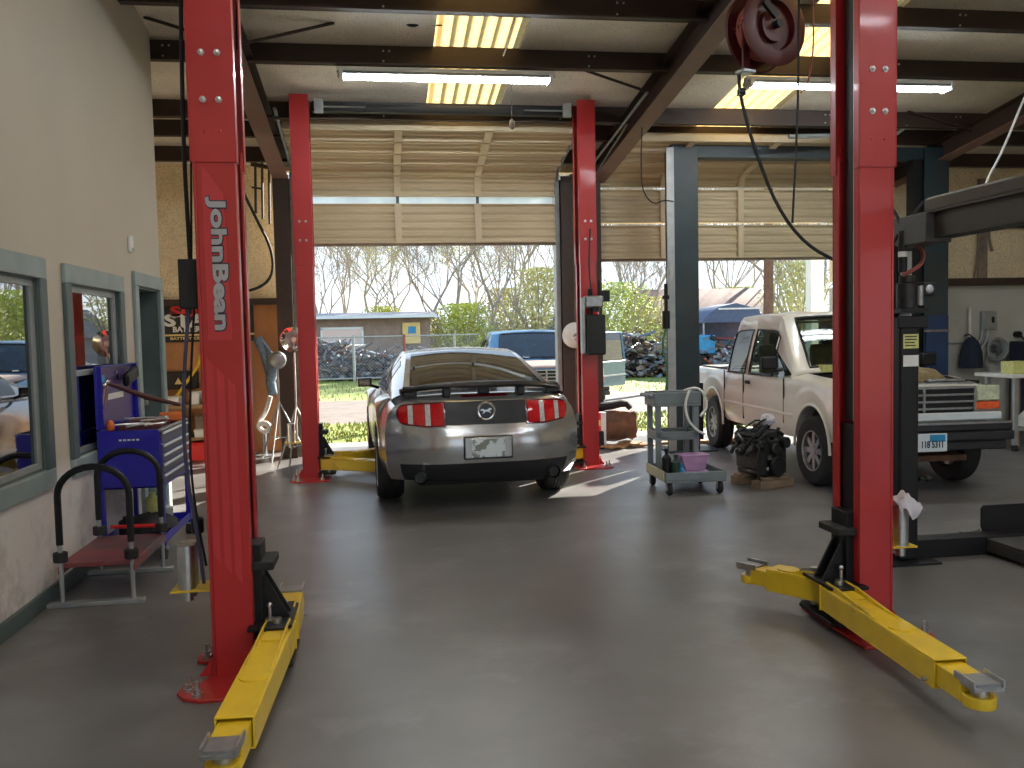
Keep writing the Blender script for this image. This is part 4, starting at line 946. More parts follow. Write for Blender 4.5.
# hose reel under the rafter, with drop lines
r = thing('hose_reel', 'dark red hose reel hanging under the brown rafter', 'hose reel', (3.0, 6.5, 3.9))
r.rotation_euler = (0, 0, .3)
MR = mat('dark_red_reel_paint', (.06, .004, .004), .45, var=.15)
for y0, y1, sg in ((-.11, -.09, 1), (.12, .10, -1)):
    m = MB(); m.lathe([(.29, y1), (.305, (y0+y1)/2), (.29, y0), (.19, y0), (.18, y0+.05*sg), (.05, y0+.05*sg), (.05, y1+.04*sg), (.18, y1+.05*sg)], axis='y', n=40, cap=False); m.build('flange', MR, r)
m = MB(); m.lathe([(.12, -.1), (.12, .11)], axis='y', n=24); m.build('drum', MR, r)
m = MB()
for k in range(5): m.lathe([(.21+.014*cos(a), -.07+.036*k+.016*sin(a)) for a in [2*pi*j/8 for j in range(9)]], axis='y', n=30, cap=False)
m.build('wound_hose', M['post_red'], r)
m = MB(); m.cyl((0, -.16, 0), (0, .16, 0), .03, n=12); m.cbox((-.08, -.14, .10), (.16, .03, .05), 0, 0, .7); m.build('axle', M['black'], r)
B('hanger_bracket', MR, r, (-.07, .07, .12, .14, -.06, .47), (-.07, .07, -.02, .14, .455, .475), bevel=.005)
B('hose_guide', M['steel'], r, (-.26, -.14, -.05, .05, -.36, -.33), bevel=.006)
m = MB(); m.box(-.22, -.16, .0, .02, -.34, .05); m.box(-.2, 0, .1, .13, -.02, .02); m.box(-.22, -.16, .0, .13, .0, .02); m.build('guide_arm', MR, r)
tag(tubes('drop_hose', M['black_matte'], None, [(2.77, 6.48, 3.56), (2.79, 6.5, 3.38), (2.90, 6.5, 3.0), (3.08, 6.5, 2.55), (3.32, 6.5, 2.25), (3.62, 6.5, 2.10)], .014), 'black hose hanging from the reel and slanting behind the near right column', 'hose')
tag(tubes('drop_cable', M['black_matte'], None, [(3.2, 6.35, 4.3), (3.19, 6.35, 3.3), (3.16, 6.35, 2.75), (3.14, 6.35, 2.4)], .009), 'black cable hanging straight down right of the hose reel', 'cable')
tubes('red_cord', M['post_red'], r, [(.30, -.18, .35), (.34, -.16, -.15), (.27, -.16, -.45), (.2, -.16, -.50)], .006)
m = MB(); m.cbox((2.8, 6.5, 3.42), (.05, .05, .05)); m.sph((2.8, 6.5, 3.42), .035, 8, 6); tag(m.build('hose_stopper', M['black']), 'small black stopper ball on the slanting reel hose', 'stopper')
tag(tubes('extension_cable', M['black_matte'], None, [(3.06, 9.9, 4.1), (3.03, 9.9, 3.5), (3.05, 9.9, 3.2), (3.18, 9.9, 3.06), (3.3, 9.9, 3.12), (3.42, 9.9, 3.10)], .008), 'thin black cord hanging in a J shape beside the dark teal column', 'cord')
m = MB(); m.sph((.38, 8.5, 4.56), (.07, .03, .035), 12, 8); m.tube([(.45, 8.5, 4.56), (.55, 8.5, 4.55), (.66, 8.5, 4.55)], .008, 6, 1); tag(m.build('cord_connector', M['black']), 'black cord connector hanging under the ceiling left of the skylight', 'connector')
tag(tubes('pull_string', M['white'], None, [(1.32, 8.0, 4.62), (1.24, 8.0, 4.3), (1.17, 8.0, 4.12)], .007, 6), 'white pull string hanging across the middle skylight', 'string')
tag(tubes('wall_hose', M['black_matte'], None, [(-1.9, 12.55, 3.8), (-1.66, 12.55, 3.25), (-1.47, 12.55, 2.85), (-1.46, 12.55, 2.5), (-1.62, 12.55, 2.32), (-1.9, 12.55, 2.25)], .02), 'black hose hanging in a loop on the pale insulated wall', 'hose')
h = thing('hanging_hooks', 'dark rods with a crossbar hanging on the insulated wall', 'hooks', (-1.6, 12.5, 0))
for x, z0, z1 in ((-.06, 3.33, 4.1), (.03, 3.25, 4.05), (.12, 3.18, 3.97)): tubes('rod', M['brown'], h, [(x, 0, z0), (x+.02, 0, z1)], .018, 6, 0)
tubes('crossbar', M['brown'], h, [(-.1, -.02, 3.68), (.04, -.02, 3.66)], .014, 6, 0); tubes('crossbar', M['brown'], h, [(-.1, 0, 4.0), (.16, 0, 3.95)], .03, 6, 0)
w = thing('wall_sensor', 'small pale box on the office wall above the doorway', 'sensor', (X0, 7.79, 2.41))
B('case', M['white'], w, (0, .03, -.035, .035, -.06, .08), bevel=.008); B('lens', M['galv'], w, (.03, .036, -.02, .02, -.05, -.02))
# near left: red work platform with black hoop handles
p = thing('work_platform', 'low red work platform with two black hoop handles by the office wall', 'platform', (-1.76, 5.57, 0))
B('deck', M['redcart'], p, (-.22, .22, .0, .76, .235, .262), bevel=.006)
for x in (-.21, .21): B('deck_rail', M['redcart'], p, (x-.012, x+.012, -.01, .77, .20, .245), bevel=.003)
for y in (.0, .74):
    m = MB(); m.box(-.29, .27, y-.03, y+.03, 0, .028); m.build('foot_bar', M['galv'], p, bevel=.004)
    for x in (-.205, .205):
        m = MB(); m.cyl((x, y, .028), (x, y, .40), .014, n=10); m.build('post', M['galv'], p)
        m = MB(); m.cyl((x, y, .275), (x, y, .335), .042, n=14); m.build('collar', M['black_matte'], p, bevel=.006)
    pts = [(-.205, y, .38), (-.205, y, .68)]+[(-.205*cos(a), y, .68+.17*sin(a)) for a in [pi*k/14 for k in range(1, 14)]]+[(.205, y, .68), (.205, y, .38)]
    m = MB(); m.tube(pts, .021, 10); m.build('handle', M['black'], p)
# blue tool cart
t = thing('tool_cart', 'blue rolling tool cart with its lid open, full of tools, against the office wall', 'tool cart', (-1.83, 7.06, 0))
B('body', M['toolblue'], t, (-.22, .22, -.44, .44, .535, .55), (-.22, -.21, -.44, .44, .55, .96), (-.21, .21, -.44, -.425, .535, .96), (-.21, .21, .425, .44, .535, .96), (.205, .215, -.425, .425, .55, .90), (-.21, .21, -.425, .425, .86, .87), bevel=.004)
for z0, z1 in ((.555, .625), (.635, .705), (.715, .775), (.785, .845), (.855, .94)):
    dr = B('drawer', M['drawer'], t, (.214, .226, -.42, .42, z0, z1), bevel=.003)
    B('handle', M['platewhite'], dr, (.226, .238, -.40, .40, z1-.02, z1-.002), bevel=.003)
B('rim', M['galv'], t, (.20, .228, -.44, .44, .945, .962), bevel=.003)
for x in (-.205, .205):
    for y in (-.425, .425):
        B('leg', M['toolblue'], t, (x-.018, x+.018, y-.018, y+.018, .09, .54), bevel=.003)
        m = MB(); m.cyl((x-.02, y, .045), (x+.02, y, .045), .045, n=16); cw = m.build('caster', M['black_matte'], t)
        B('fork', M['galv'], cw, (x-.03, x+.03, y-.02, y+.02, .075, .10), bevel=.003)
B('lower_shelf', M['toolblue'], t, (-.22, .22, -.44, .44, .12, .13), (-.22, .22, -.44, -.43, .13, .18), (-.22, .22, .43, .44, .13, .18), (.21, .22, -.43, .43, .13, .18), (-.22, -.21, -.43, .43, .13, .18), bevel=.003)
ld = B('lid', M['toolblue'], t, (-.225, -.205, -.43, .50, .97, 1.43), (-.205, -.17, -.43, -.42, .97, 1.43), (-.205, -.17, .49, .50, .97, 1.43), (-.205, -.17, -.42, .49, 1.42, 1.43), bevel=.004)
B('lid_sticker', M['toolpurple'], ld, (-.205, -.203, -.38, .42, 1.0, 1.41)); B('lid_label', M['sign_white'], ld, (-.203, -.2015, -.2, .2, 1.17, 1.215)); B('lid_label', M['plateblue'], ld, (-.203, -.2015, -.36, -.25, 1.27, 1.36))
m = MB(); m.cyl((-.2, .0, 1.345), (-.185, .0, 1.345), .035, n=16); m.build('round_emblem', M['chrome'], ld)
m = MB()
for k in range(5): m.box(-.07+k*.03, -.05+k*.03, -.4415, -.44, .885, .897)
m.build('badge_letters', M['sign_white'], t)
TG = 'tools lying in and on the blue cart'
def tl_(o, l, c): tag(o, l, c, TG)
m = MB(); m.tube([(-2.0, 6.75, 1.30), (-1.78, 6.95, 1.18), (-1.58, 7.12, 1.10)], [.012, .022, .014], 8); tl_(m.build('pry_bar', mat('maroon_steel', (.06, .012, .016), .35, var=.2)), 'dark red bar slanting down in front of the open tool cart lid', 'bar')
m = MB(); m.sph((-1.97, 6.68, .985), (.03, .035, .05), 10, 8); tl_(m.build('orange_tool_handle', M['orange']), 'orange handled tool at the near corner of the tool cart', 'tool')
m = MB(); m.cbox((-1.70, 7.36, .99), (.18, .14, .07), .3); tl_(m.build('orange_case', M['orange'], bevel=.015), 'orange case at the far end of the tool cart top', 'case')
m = MB(); m.cbox((-1.82, 7.05, .93), (.30, .55, .10), .1); tl_(m.build('tool_tray', mat('dark_red_tray', (.10, .02, .02), .5), bevel=.01), 'dark red tray lying inside the open tool cart', 'tray')
for i, (x, y, a, L_) in enumerate(((-1.9, 6.85, .4, .2), (-1.8, 6.75, 1.2, .25), (-1.75, 7.0, .8, .22), (-1.86, 7.2, .2, .3), (-1.7, 6.8, 1.0, .18))):
    m = MB(); z = 1.0 if i in (2, 3) else .88+.105; 
    m.cyl((x-L_/2*cos(a), y-L_/2*sin(a), z), (x+L_/2*cos(a), y+L_/2*sin(a), z), .009, n=8); m.sph((x+L_/2*cos(a), y+L_/2*sin(a), z), (.022, .022, .012), 8, 6)
    tl_(m.build('ratchet', M['zinc']), ['steel ratchet lying nearest the lid hinge in the tool cart', 'steel ratchet at the near edge of the tool cart top', 'steel ratchet lying on the middle of the dark red tray', 'long steel ratchet at the far end of the red tray', 'short steel ratchet nearest the drawer side of the cart top'][i], 'ratchet')
for z0, y in ((1.12, -.38), (1.14, -.30)):
    m = MB(); m.cyl((-2.02+.0, 7.06+y, z0), (-2.0, 7.06+y, z0+.15), .012, n=8); m.sph((-2.0, 7.06+y, z0+.17), .024, 8, 6); tl_(m.build('hanging_tool', M['chrome']), ['chrome tool hanging lowest on the open lid, near edge', 'chrome tool hanging second from the near edge of the lid'][0 if y < -.35 else 1], 'tool')
m = MB(); m.cbox((-1.98, 7.3, 1.33), (.05, .32, .10), .0, .2); tl_(m.build('black_air_tool', M['black'], bevel=.02), 'black air tool hung at the top of the open lid', 'tool')
for i, (x, y, r_, h_) in enumerate(((-1.93, 6.8, .05, .17), (-1.86, 7.3, .06, .26), (-1.72, 7.15, .05, .2))):
    m = MB(); m.lathe([(r_, .13), (r_, .13+h_*.8), (r_*.4, .13+h_*.9), (r_*.4, .13+h_)], (x, y, 0), 'z', 14); tl_(m.build('spray_can', [M['black'], M['label_yellow'], M['galv']][i]), ['black can on the lower shelf of the tool cart', 'yellow bottle on the lower shelf of the tool cart', 'grey can at the front of the lower cart shelf'][i], 'can')
m = MB(); m.sph((-1.80, 6.98, .185), (.19, .26, .09), 16, 8, .12); tl_(m.build('black_coat', M['black_matte']), 'black cloth heaped on the lower shelf of the tool cart', 'cloth')
m = MB(); m.cyl((-2.0, 6.68, .25), (-1.72, 6.66, .25), .014, n=8); m.cyl((-1.72, 6.66, .25), (-1.62, 6.655, .25), .014, n=8); tl_(m.build('red_rod', M['sign_red']), 'red rod lying across the lower shelf of the tool cart', 'rod')
# ------------------------------------------------ back left corner
b = thing('banner', 'black battery banner with red and white lettering on the plywood wall', 'banner', (-2.72, 12.70, 0))
B('cloth', M['sign_black'], b, (-.38, .95, 0, .012, 1.58, 2.10))
F = Matrix.Rotation(radians(90), 4, 'X')
text_mesh('red_lettering', 'SUPER', .19, M['sign_red'], b, Matrix.Translation((.26, -.003, 2.0)) @ F @ Matrix.Diagonal((1.62, 1, 1, 1)), .002, .008)
text_mesh('white_lettering', 'START', .22, M['sign_white'], b, Matrix.Translation((.22, -.003, 1.875)) @ F @ Matrix.Diagonal((1.45, 1, 1, 1)), .002, .01)
text_mesh('small_lettering', 'BATTERY CENTER', .105, M['sign_white'], b, Matrix.Translation((.28, -.003, 1.755)) @ F, .002, .004)
text_mesh('fine_lettering', 'BATTERY CENTER', .05, M['sign_yellow'], b, Matrix.Translation((.1, -.003, 1.63)) @ F @ Matrix.Diagonal((1.4, 1, 1, 1)), .001, .002)
B('stripe', M['sign_yellow'], b, (-.38, .95, -.004, 0, 1.665, 1.69))
s = thing('warning_box', 'black box with a yellow warning triangle on the plywood wall', 'box', (-2.8, 12.61, 0))
B('case', M['black'], s, (-.25, .25, 0, .125, .93, 1.17), bevel=.01)
m = MB(); m.prism([(-.05, 1.0), (.05, 1.0), (0, 1.09)], -.006, 0, 'y'); m.build('triangle', M['sign_yellow'], s)
w = thing('workbench', 'cluttered wooden workbench in the back left corner', 'workbench', (-3.0, 12.3, 0))
B('top', M['wood'], w, (-.9, .95, -.3, .3, .70, .75), bevel=.005); B('shelf', M['wood'], w, (-.85, .9, -.26, .26, .28, .31))
for x in (-.85, .88):
    for y in (-.26, .26): B('leg', M['wood'], w, (x-.03, x+.03, y-.03, y+.03, 0, .70))
BG = 'things on the back left workbench'
for i, (nm, lab, x0, x1, z0, z1, mm) in enumerate((
    ('white_tub', 'white tub on the workbench left of the near red column', -2.98, -2.68, .75, .86, 'white'), ('white_jug', 'small white jug on the workbench beside the column', -2.55, -2.42, .75, .92, 'white'),
    ('grey_case', 'grey case on the workbench behind the near red column', -2.36, -2.10, .75, .88, 'galv'), ('red_floor_jack', 'red case under the workbench at floor level', -2.62, -2.15, .0, .24, 'sign_red'),
    ('cream_box', 'cream box on the low shelf of the workbench', -2.5, -2.2, .31, .42, 'white'), ('dark_crate', 'dark crate on the low workbench shelf further left', -3.0, -2.6, .31, .55, 'rust'), ('brown_box', 'brown box stacked on the cream box under the workbench', -2.48, -2.22, .42, .6, 'wood_grey'))):
    m = MB(); m.box(x0, x1, 12.03, 12.28, z0, z1); m.box(x0-.008, x1+.008, 12.022, 12.288, z1-.03, z1-.012); tag(m.build(nm, M[mm], bevel=.012), lab, 'box' if 'box' in nm or 'case' in nm or 'jack' in nm else nm.split('_')[1], BG)
tag(tubes('yellow_bar', M['yellow'], None, [(-2.80, 12.2, .78), (-2.47, 12.3, 1.25), (-2.43, 12.3, 1.40)], .02, 8, 0), 'yellow bar leaning over the workbench below the battery banner', 'bar')
tag(tubes('red_air_hose', M['post_red'], None, [(-2.42, 12.25, 1.5), (-2.34, 12.25, 1.2), (-2.45, 12.25, 1.0), (-2.36, 12.25, .9), (-2.30, 12.25, .76)], .014), 'dark red hose hanging beside the near column above the workbench', 'hose')
def stand(lab, x, y, h, lamp):
    s = thing('tripod_stand', lab, 'light stand', (x, y, 0))
    tubes('mast', M['galv'], s, [(0, 0, .30), (0, 0, h)], .013, 8, 0)
    for a in (.3, 2.4, 4.5):
        tubes('leg', M['galv'], s, [(0, 0, .78), (.36*cos(a), .36*sin(a), .012)], .011, 6, 0); tubes('strut', M['galv'], s, [(0, 0, .3), (.22*cos(a), .22*sin(a), .30)], .008, 6, 0)
    if lamp:
        m = MB(); m.lathe([(.02, .06), (.10, .03), (.15, -.04), (.155, -.045), (.145, -.04), (.09, .02), (.0, .05)], (0, 0, h), 'y', 24, cap=False); m.build('reflector', M['chrome'], s)
        m = MB(); m.sph((0, -.01, h), .035, 10, 8); m.build('bulb', M['white'], s)
    else:
        m = MB(); m.sph((0, -.02, h-.08), (.12, .06, .12), 12, 8); m.build('shade', M['steel'], s)
    return s
stand('short grey tripod stand with a dull lamp head, left of the far column', -1.36, 11.75, 1.40, 0)
stand('tripod stand with a round chrome reflector against the far left column', -1.045, 10.75, 1.585, 1)
j = thing('hung_jeans', 'faded blue overalls hanging beside the near left column', 'clothes', (-1.68, 12.55, 0))
m = MB(); P = []
for i in range(13):
    z = 1.62-.8*i/12; P.append([(-.04+.16*i/12+(.08+.10*sin(pi*min(1, i/9)))*u, -.03*sin(u*7+i*.4)-.02, z) for u in [k/8 for k in range(9)]])
m.grid(P); m.build('cloth', M['denim'], j, solid=.05, smooth=60); B('hook', M['steel'], j, (-.02, .02, 0, .15, 1.6, 1.64))
m = MB(); m.tube([(-1.52, 12.2, .82), (-1.58, 12.2, .62), (-1.66, 12.2, .50), (-1.70, 12.2, .40), (-1.60, 12.15, .33), (-1.52, 12.1, .40), (-1.58, 12.1, .48), (-1.68, 12.1, .44)], .034, 8, 2); tag(m.build('coiled_duct', M['white']), 'white coiled duct hose on a peg below the hanging overalls', 'hose')
m = MB(); m.cyl((-1.62, 12.2, .0), (-1.62, 12.2, .36), .03, n=10); m.cyl((-1.62, 12.2, 0), (-1.62, 12.2, .02), .12, n=16); tag(m.build('floor_peg', M['steel']), 'short grey peg stand holding the white duct hose', 'stand')
d = thing('wall_lamp', 'round cream lamp on the post left of the far right column', 'lamp', (2.64, 11.78, 1.56))
d.scale = (.85, .85, .85)
m = MB(); m.lathe([(.0, -.10), (.09, -.09), (.17, -.05), (.21, .02), (.20, .025), (.0, .04)], axis='y', n=28, cap=False); m.build('dome', M['white'], d, smooth=60); m = MB(); m.sph((0, -.10, -.02), (.06, .03, .06), 10, 8); m.build('bulb', M['chrome'], d); B('bracket', M['brown'], d, (-.03, .12, .02, .1, -.03, .03))
# ------------------------------------------------ grey utility cart
c = thing('utility_cart', 'grey plastic three-shelf utility cart by the dark teal column', 'cart', (2.90, 8.36, 0), -.03)
c.scale = (.92, 1, 1)
G = M['grey_plastic']
def tray(nm, x0, x1, y0, y1, z, h):
    B(nm, G, c, (x0, x1, y0, y1, z, z+.02), (x0, x1, y0, y0+.02, z+.02, z+h), (x0, x1, y1-.02, y1, z+.02, z+h), (x0, x0+.02, y0+.02, y1-.02, z+.02, z+h), (x1-.02, x1, y0+.02, y1-.02, z+.02, z+h), bevel=.008)
tray('bottom_shelf', -.24, .42, -.34, .34, .125, .10); tray('middle_shelf', -.24, .24, -.02, .32, .50, .09); tray('top_shelf', -.26, .26, -.04, .34, .84, .14)
for x in (-.21, .21):
    for y in (.0, .30): B('upright', G, c, (x-.03, x+.03, y-.02, y+.02, .14, .86), bevel=.006)
B('side_panel', M['cream_plastic'], c, (-.262, -.24, -.3, .3, .14, .24), bevel=.008)
B('handle', G, c, (-.32, -.26, -.02, .32, .93, .965), bevel=.012)
for x, y in ((-.19, -.29), (.36, -.29), (-.19, .29), (.36, .29)):
    m = MB(); m.lathe([(.0, -.022), (.055, -.022), (.062, -.01), (.062, .01), (.055, .022), (0, .022)], (x, y, .062), 'x', 22, cap=False); k = m.build('caster', M['black_matte'], c)
    m = MB(); m.cyl((x-.026, y, .062), (x+.026, y, .062), .02, n=10); m.box(x-.034, x-.026, y-.02, y+.02, .05, .13); m.box(x+.026, x+.034, y-.02, y+.02, .05, .13); m.build('fork', M['steel'], k)
CG = 'things on the grey utility cart'
def onc(o, l, cat): o.location.x += .09; tag(o, l, cat, CG)
m = MB(); m.box(2.80, 3.06, 8.16, 8.36, .19, .215); m.prism([(2.83, .215), (3.03, .215), (3.07, .36), (2.79, .36)], 8.17, 8.36, 'y'); m.box(2.78, 3.08, 8.16, 8.37, .355, .37); onc(m.build('mauve_bin', M['purple'], bevel=.008), 'mauve plastic bin on the bottom shelf of the grey cart', 'bin')
for i, (x, y, r_, h_, mm, lb) in enumerate(((2.63, 8.16, .045, .30, 'black', 'tall black bottle at the left of the bottom cart shelf'), (2.71, 8.12, .045, .24, 'dark_green', 'dark green bottle on the bottom cart shelf'), (2.76, 8.10, .03, .15, 'plateblue', 'small blue can on the bottom cart shelf'), (2.67, 8.24, .04, .22, 'label_yellow', 'yellow bottle behind the black bottle on the cart'))):
    m = MB(); z = .147; m.lathe([(0, z), (r_, z), (r_, z+h_*.7), (r_*.35, z+h_*.82), (r_*.35, z+h_*.9), (r_*.45, z+h_*.9), (r_*.45, z+h_), (0, z+h_)], (x, y, 0), 'z', 16, cap=False); onc(m.build('bottle', M[mm]), lb, 'bottle')
m = MB(); m.sph((2.98, 8.10, .16), (.17, .05, .03), 14, 6, .2); onc(m.build('loose_parts', M['engine']), 'oily black parts lying along the front of the bottom cart shelf', 'parts')
m = MB(); m.cbox((3.14, 8.12, .165), (.12, .07, .04), .3); m.cyl((3.1, 8.15, .18), (3.19, 8.1, .18), .015, n=8); onc(m.build('caulk_tool', M['black'], bevel=.005), 'small black tool at the right end of the bottom cart shelf', 'tool')
m = MB(); m.tube([(2.92, 8.30, 1.0), (2.86, 8.27, .86), (2.89, 8.26, .70), (2.98, 8.25, .60), (3.06, 8.26, .56)], .013, 8, 2); onc(m.build('white_hose', M['white']), 'white hose end hanging down the front of the grey cart', 'hose')
m = MB(); m.tube([(2.9, 8.4, .99), (3.0, 8.32, 1.03), (3.08, 8.3, .96), (3.10, 8.28, .82), (3.02, 8.27, .74)], .013, 8, 2); onc(m.build('white_hose', M['white']), 'white hose looping over the right edge of the top cart shelf', 'hose')
for i, (x, y) in enumerate(((2.70, 8.42), (2.80, 8.46), (2.88, 8.40))):
    m = MB(); m.cbox((x, y, .90), (.09, .08, .09), i); onc(m.build('small_part', M['engine'], bevel=.01), ['dark part at the left of the top cart shelf', 'dark part in the middle of the top cart shelf', 'dark part near the hose on the top cart shelf'][i], 'part')
m = MB(); m.sph((2.68, 8.45, .55), (.08, .08, .03), 10, 6, .1); onc(m.build('white_lump', M['white_rag']), 'white rag on the middle shelf of the grey cart', 'rag')
# ------------------------------------------------ engine on timber blocks
e = thing('engine', 'black oily engine standing on timber blocks beside the pale pickup', 'engine', (3.80, 8.36, 0), .25)
e.scale = (.70, .74, .86)
EM = M['engine']
m = MB(); m.box(-.20, .20, -.20, .34, .20, .52); m.box(-.16, .16, -.22, .36, .13, .22)
m.build('block', EM, e, bevel=.025)
for s in (-1, 1):
    m = MB(); R = Matrix.Translation((s*.13, .07, .56)) @ Matrix.Rotation(s*.5, 4, 'Y'); m.box(-.10, .10, -.26, .26, -.05, .06, R); m.build('cylinder_head', EM, e, bevel=.015)
    m = MB(); R = Matrix.Translation((s*.19, .07, .62)) @ Matrix.Rotation(s*.5, 4, 'Y'); m.box(-.06, .06, -.25, .25, -.02, .03, R); m.build('valve_cover', M['black'], e, bevel=.02)
    for k in range(3): 
        m = MB(); y = -.1+.17*k; m.tube([(s*.22, y, .50), (s*.30, y, .46), (s*.33, y+.04, .38)], .028, 8, 1); m.build('exhaust_runner', EM, e)
m = MB(); m.box(-.10, .10, -.2, .3, .58, .66); m.cyl((0, .0, .66), (0, .0, .72), .06, n=14); m.build('intake_manifold', EM, e, bevel=.015)
m = MB(); m.lathe([(0, -.33), (.11, -.33), (.125, -.31), (.11, -.29), (.125, -.27), (.06, -.25), (.06, -.22), (0, -.22)], (.03, 0, .26), 'y', 26, cap=False); m.build('crank_pulley', M['black'], e)
m = MB(); m.lathe([(0, -.31), (.055, -.31), (.075, -.29), (.065, -.27), (.08, -.22), (0, -.22)], (0, 0, .46), 'y', 22, cap=False); m.build('water_pump', EM, e)
m = MB(); m.cyl((.17, -.32, .53), (.17, -.18, .53), .065, n=16); m.build('alternator', EM, e)
m = MB(); m.cyl((-.19, -.3, .50), (-.19, -.18, .50), .045, n=14); m.build('idler_pulley', M['black'], e)
m = MB(); m.box(-.24, .24, -.225, -.20, .16, .56); m.build('timing_cover', EM, e, bevel=.02)
tubes('hose', M['black_matte'], e, [(-.2, -.2, .5), (-.3, -.25, .4), (-.31, -.25, .2), (-.22, -.22, .1)], .012); tubes('hose', M['black_matte'], e, [(0, -.1, .72), (-.15, -.2, .7), (-.25, -.15, .62), (-.26, 0, .5)], .02)
m = MB(); m.cyl((-.27, .1, .42), (-.36, .1, .40), .05, n=12); m.build('starter_motor', EM, e)
rr = random.Random(12)
for k in range(26):
    a = rr.uniform(0, 2*pi); z = rr.uniform(.2, .72); x, y = .25*cos(a), .05+.30*sin(a)
    m = MB(); m.cyl((x, y, z), (x+rr.uniform(-.09, .09), y+rr.uniform(-.09, .09), z+rr.uniform(-.06, .10)), rr.uniform(.012, .04), n=8); m.build('bracket', [EM, M['black'], M['steel'], M['engine']][k % 4], e)
tubes('spark_lead', M['black_matte'], e, [(-.2, 0, .66), (-.1, -.1, .78), (.1, -.05, .80), (.22, .1, .68)], .012); tubes('spark_lead', M['black_matte'], e, [(-.22, .2, .64), (-.05, .1, .77), (.15, .2, .76), (.24, .25, .62)], .012)
m = MB(); m.sph((.08, -.02, .78), (.10, .12, .07), 12, 8, .18); tag(m.build('plastic_wrap', M['white_rag'], e), 'crumpled clear plastic wrap')
for i, (x0, x1, y0, y1, z0, z1, rz) in enumerate(((-.26, .26, -.25, -.08, 0, .10, .05), (-.26, .26, .14, .32, 0, .10, -.03), (-.22, .2, -.22, -.12, .10, .135, .1), (-.22, .2, .15, .3, .10, .135, 0))):
    m = MB(); m.box(x0, x1, y0, y1, z0, z1, Matrix.Translation((3.81, 8.36, 0)) @ Matrix.Rotation(.25+rz, 4, 'Z') @ Matrix.Scale(.82, 4))
    tag(m.build('timber_block', M['block_wood'], bevel=.006), ['thick timber block under the front of the engine', 'thick timber block under the rear of the engine', 'thin board between engine and front block', 'thin board between engine and rear block'][i], 'block', 'timber under the engine')
# ------------------------------------------------ scrap at the threshold beyond the far right column
m = MB()
for i in range(40):
    m.cbox((random.uniform(2.78, 5.0), random.uniform(11.5, 11.85), random.uniform(.015, .05)), (random.uniform(.1, .5), random.uniform(.05, .15), .03), random.uniform(0, 3), random.uniform(-.1, .1))
tag(m.build('bark_scraps', M['wood']), kind='stuff', label='brown wood scraps and bark strewn along the door threshold')
m = MB(); m.lathe([(0, 3.02), (.15, 3.0), (.20, 3.03), (.21, 3.2), (.19, 3.4), (.21, 3.47), (.12, 3.49), (0, 3.48)], (0, 11.85, .28), 'x', 24, cap=False)
for v in m.bm.verts: v.co += Vector((random.uniform(-.012, .012), random.uniform(-.02, .02), random.uniform(-.02, .02)))
tag(m.build('tree_stump', M['rust']), 'rough brown stump lying at the threshold beside the far right column', 'stump')
m = MB(); m.tube([(2.80, 11.9, .56), (3.1, 11.86, .55), (3.36, 11.85, .60), (3.42, 11.8, .52)], [.07, .05, .06, .04], 8, 1); tag(m.build('black_branch', M['black_matte']), 'dark crooked pipe lying on top of the brown stump', 'pipe')
o = thing('oil_box', 'small red and yellow box beside the brown stump', 'box', (2.86, 11.6, 0)); B('carton', M['sign_red'], o, (-.08, .06, -.08, .08, .25, .50), bevel=.004); B('stripe', M['sign_yellow'], o, (-.081, .061, -.083, -.08, .32, .40)); B('stand', M['black'], o, (-.1, .1, -.1, .1, 0, .25), bevel=.02); B('white_side', M['platewhite'], o, (.06, .14, -.06, .06, .02, .5), bevel=.01)
# ------------------------------------------------ far right: work table and things on the block wall
t = thing('work_table', 'white-topped work table on casters at the far right edge', 'table', (8.25, 10.0, 0))
B('top', M['white'], t, (-.62, .7, -.35, .35, .92, .965), bevel=.008); B('lower_frame', M['galv'], t, (-.52, .66, -.27, -.23, .26, .30), (-.52, .66, .23, .27, .26, .30))
for x in (-.5, .62):
    for y in (-.25, .25):
        B('leg', M['galv'], t, (x-.025, x+.025, y-.025, y+.025, .08, .92)); m = MB(); m.cyl((x-.02, y, .045), (x+.02, y, .045), .045, n=14); m.build('caster', M['black_matte'], t)
m = MB(); m.box(7.74, 7.98, 9.78, 10.0, .966, 1.12); tag(m.build('yellow_carton', M['label_yellow'], bevel=.006), 'pale yellow carton on the white work table', 'box')
B_ = MB(); B_.box(7.98, 8.06, 10.05, 10.12, 0, .9); tag(B_.build('timber_plank', M['wood']), 'timber plank standing behind the work table leg', 'plank')
m = MB(); m.lathe([(0, .3), (.12, .3), (.12, .42), (.03, .52), (.03, .62), (0, .62)], (8.02, 9.85, 0), 'z', 16, cap=False); tag(m.build('white_jug', M['white']), 'white jug on the lower frame of the work table', 'jug')
m = MB(); m.box(9.5, 10.2, 11.6, 12.1, 0, 1.32); tag(m.build('navy_cabinet', M['navy'], bevel=.02), 'dark navy cabinet against the block wall at the right edge', 'cabinet')
x = thing('breaker_box', 'grey electrical box on the pale block wall', 'electrical box', (9.22, 12.24, 1.64))
B('case', M['galv'], x, (-.12, .12, -.08, 0, -.14, .15), bevel=.01); B('latch', M['black'], x, (.03, .07, -.095, -.08, -.03, .06), bevel=.004)
for dx in (-.1, .0): tubes('conduit', M['galv'], x, [(dx, -.04, -.14), (dx-.02, -.04, -.3), (dx-.12, -.04, -.42), (dx-.13, -.04, -.6)], .025)
tag(tubes('white_pipe', M['white'], None, [(8.89, 12.16, 1.28), (8.88, 12.16, 1.85)], .02, 8, 0), 'white pipe standing up the block wall behind the pickup', 'pipe')
tag(tubes('wall_pipe', M['galv'], None, [(8.2, 12.2, 1.32), (9.1, 12.2, 1.30), (9.4, 12.2, 1.28), (9.5, 12.2, 1.1)], .015), 'thin grey pipe running along the block wall', 'pipe')
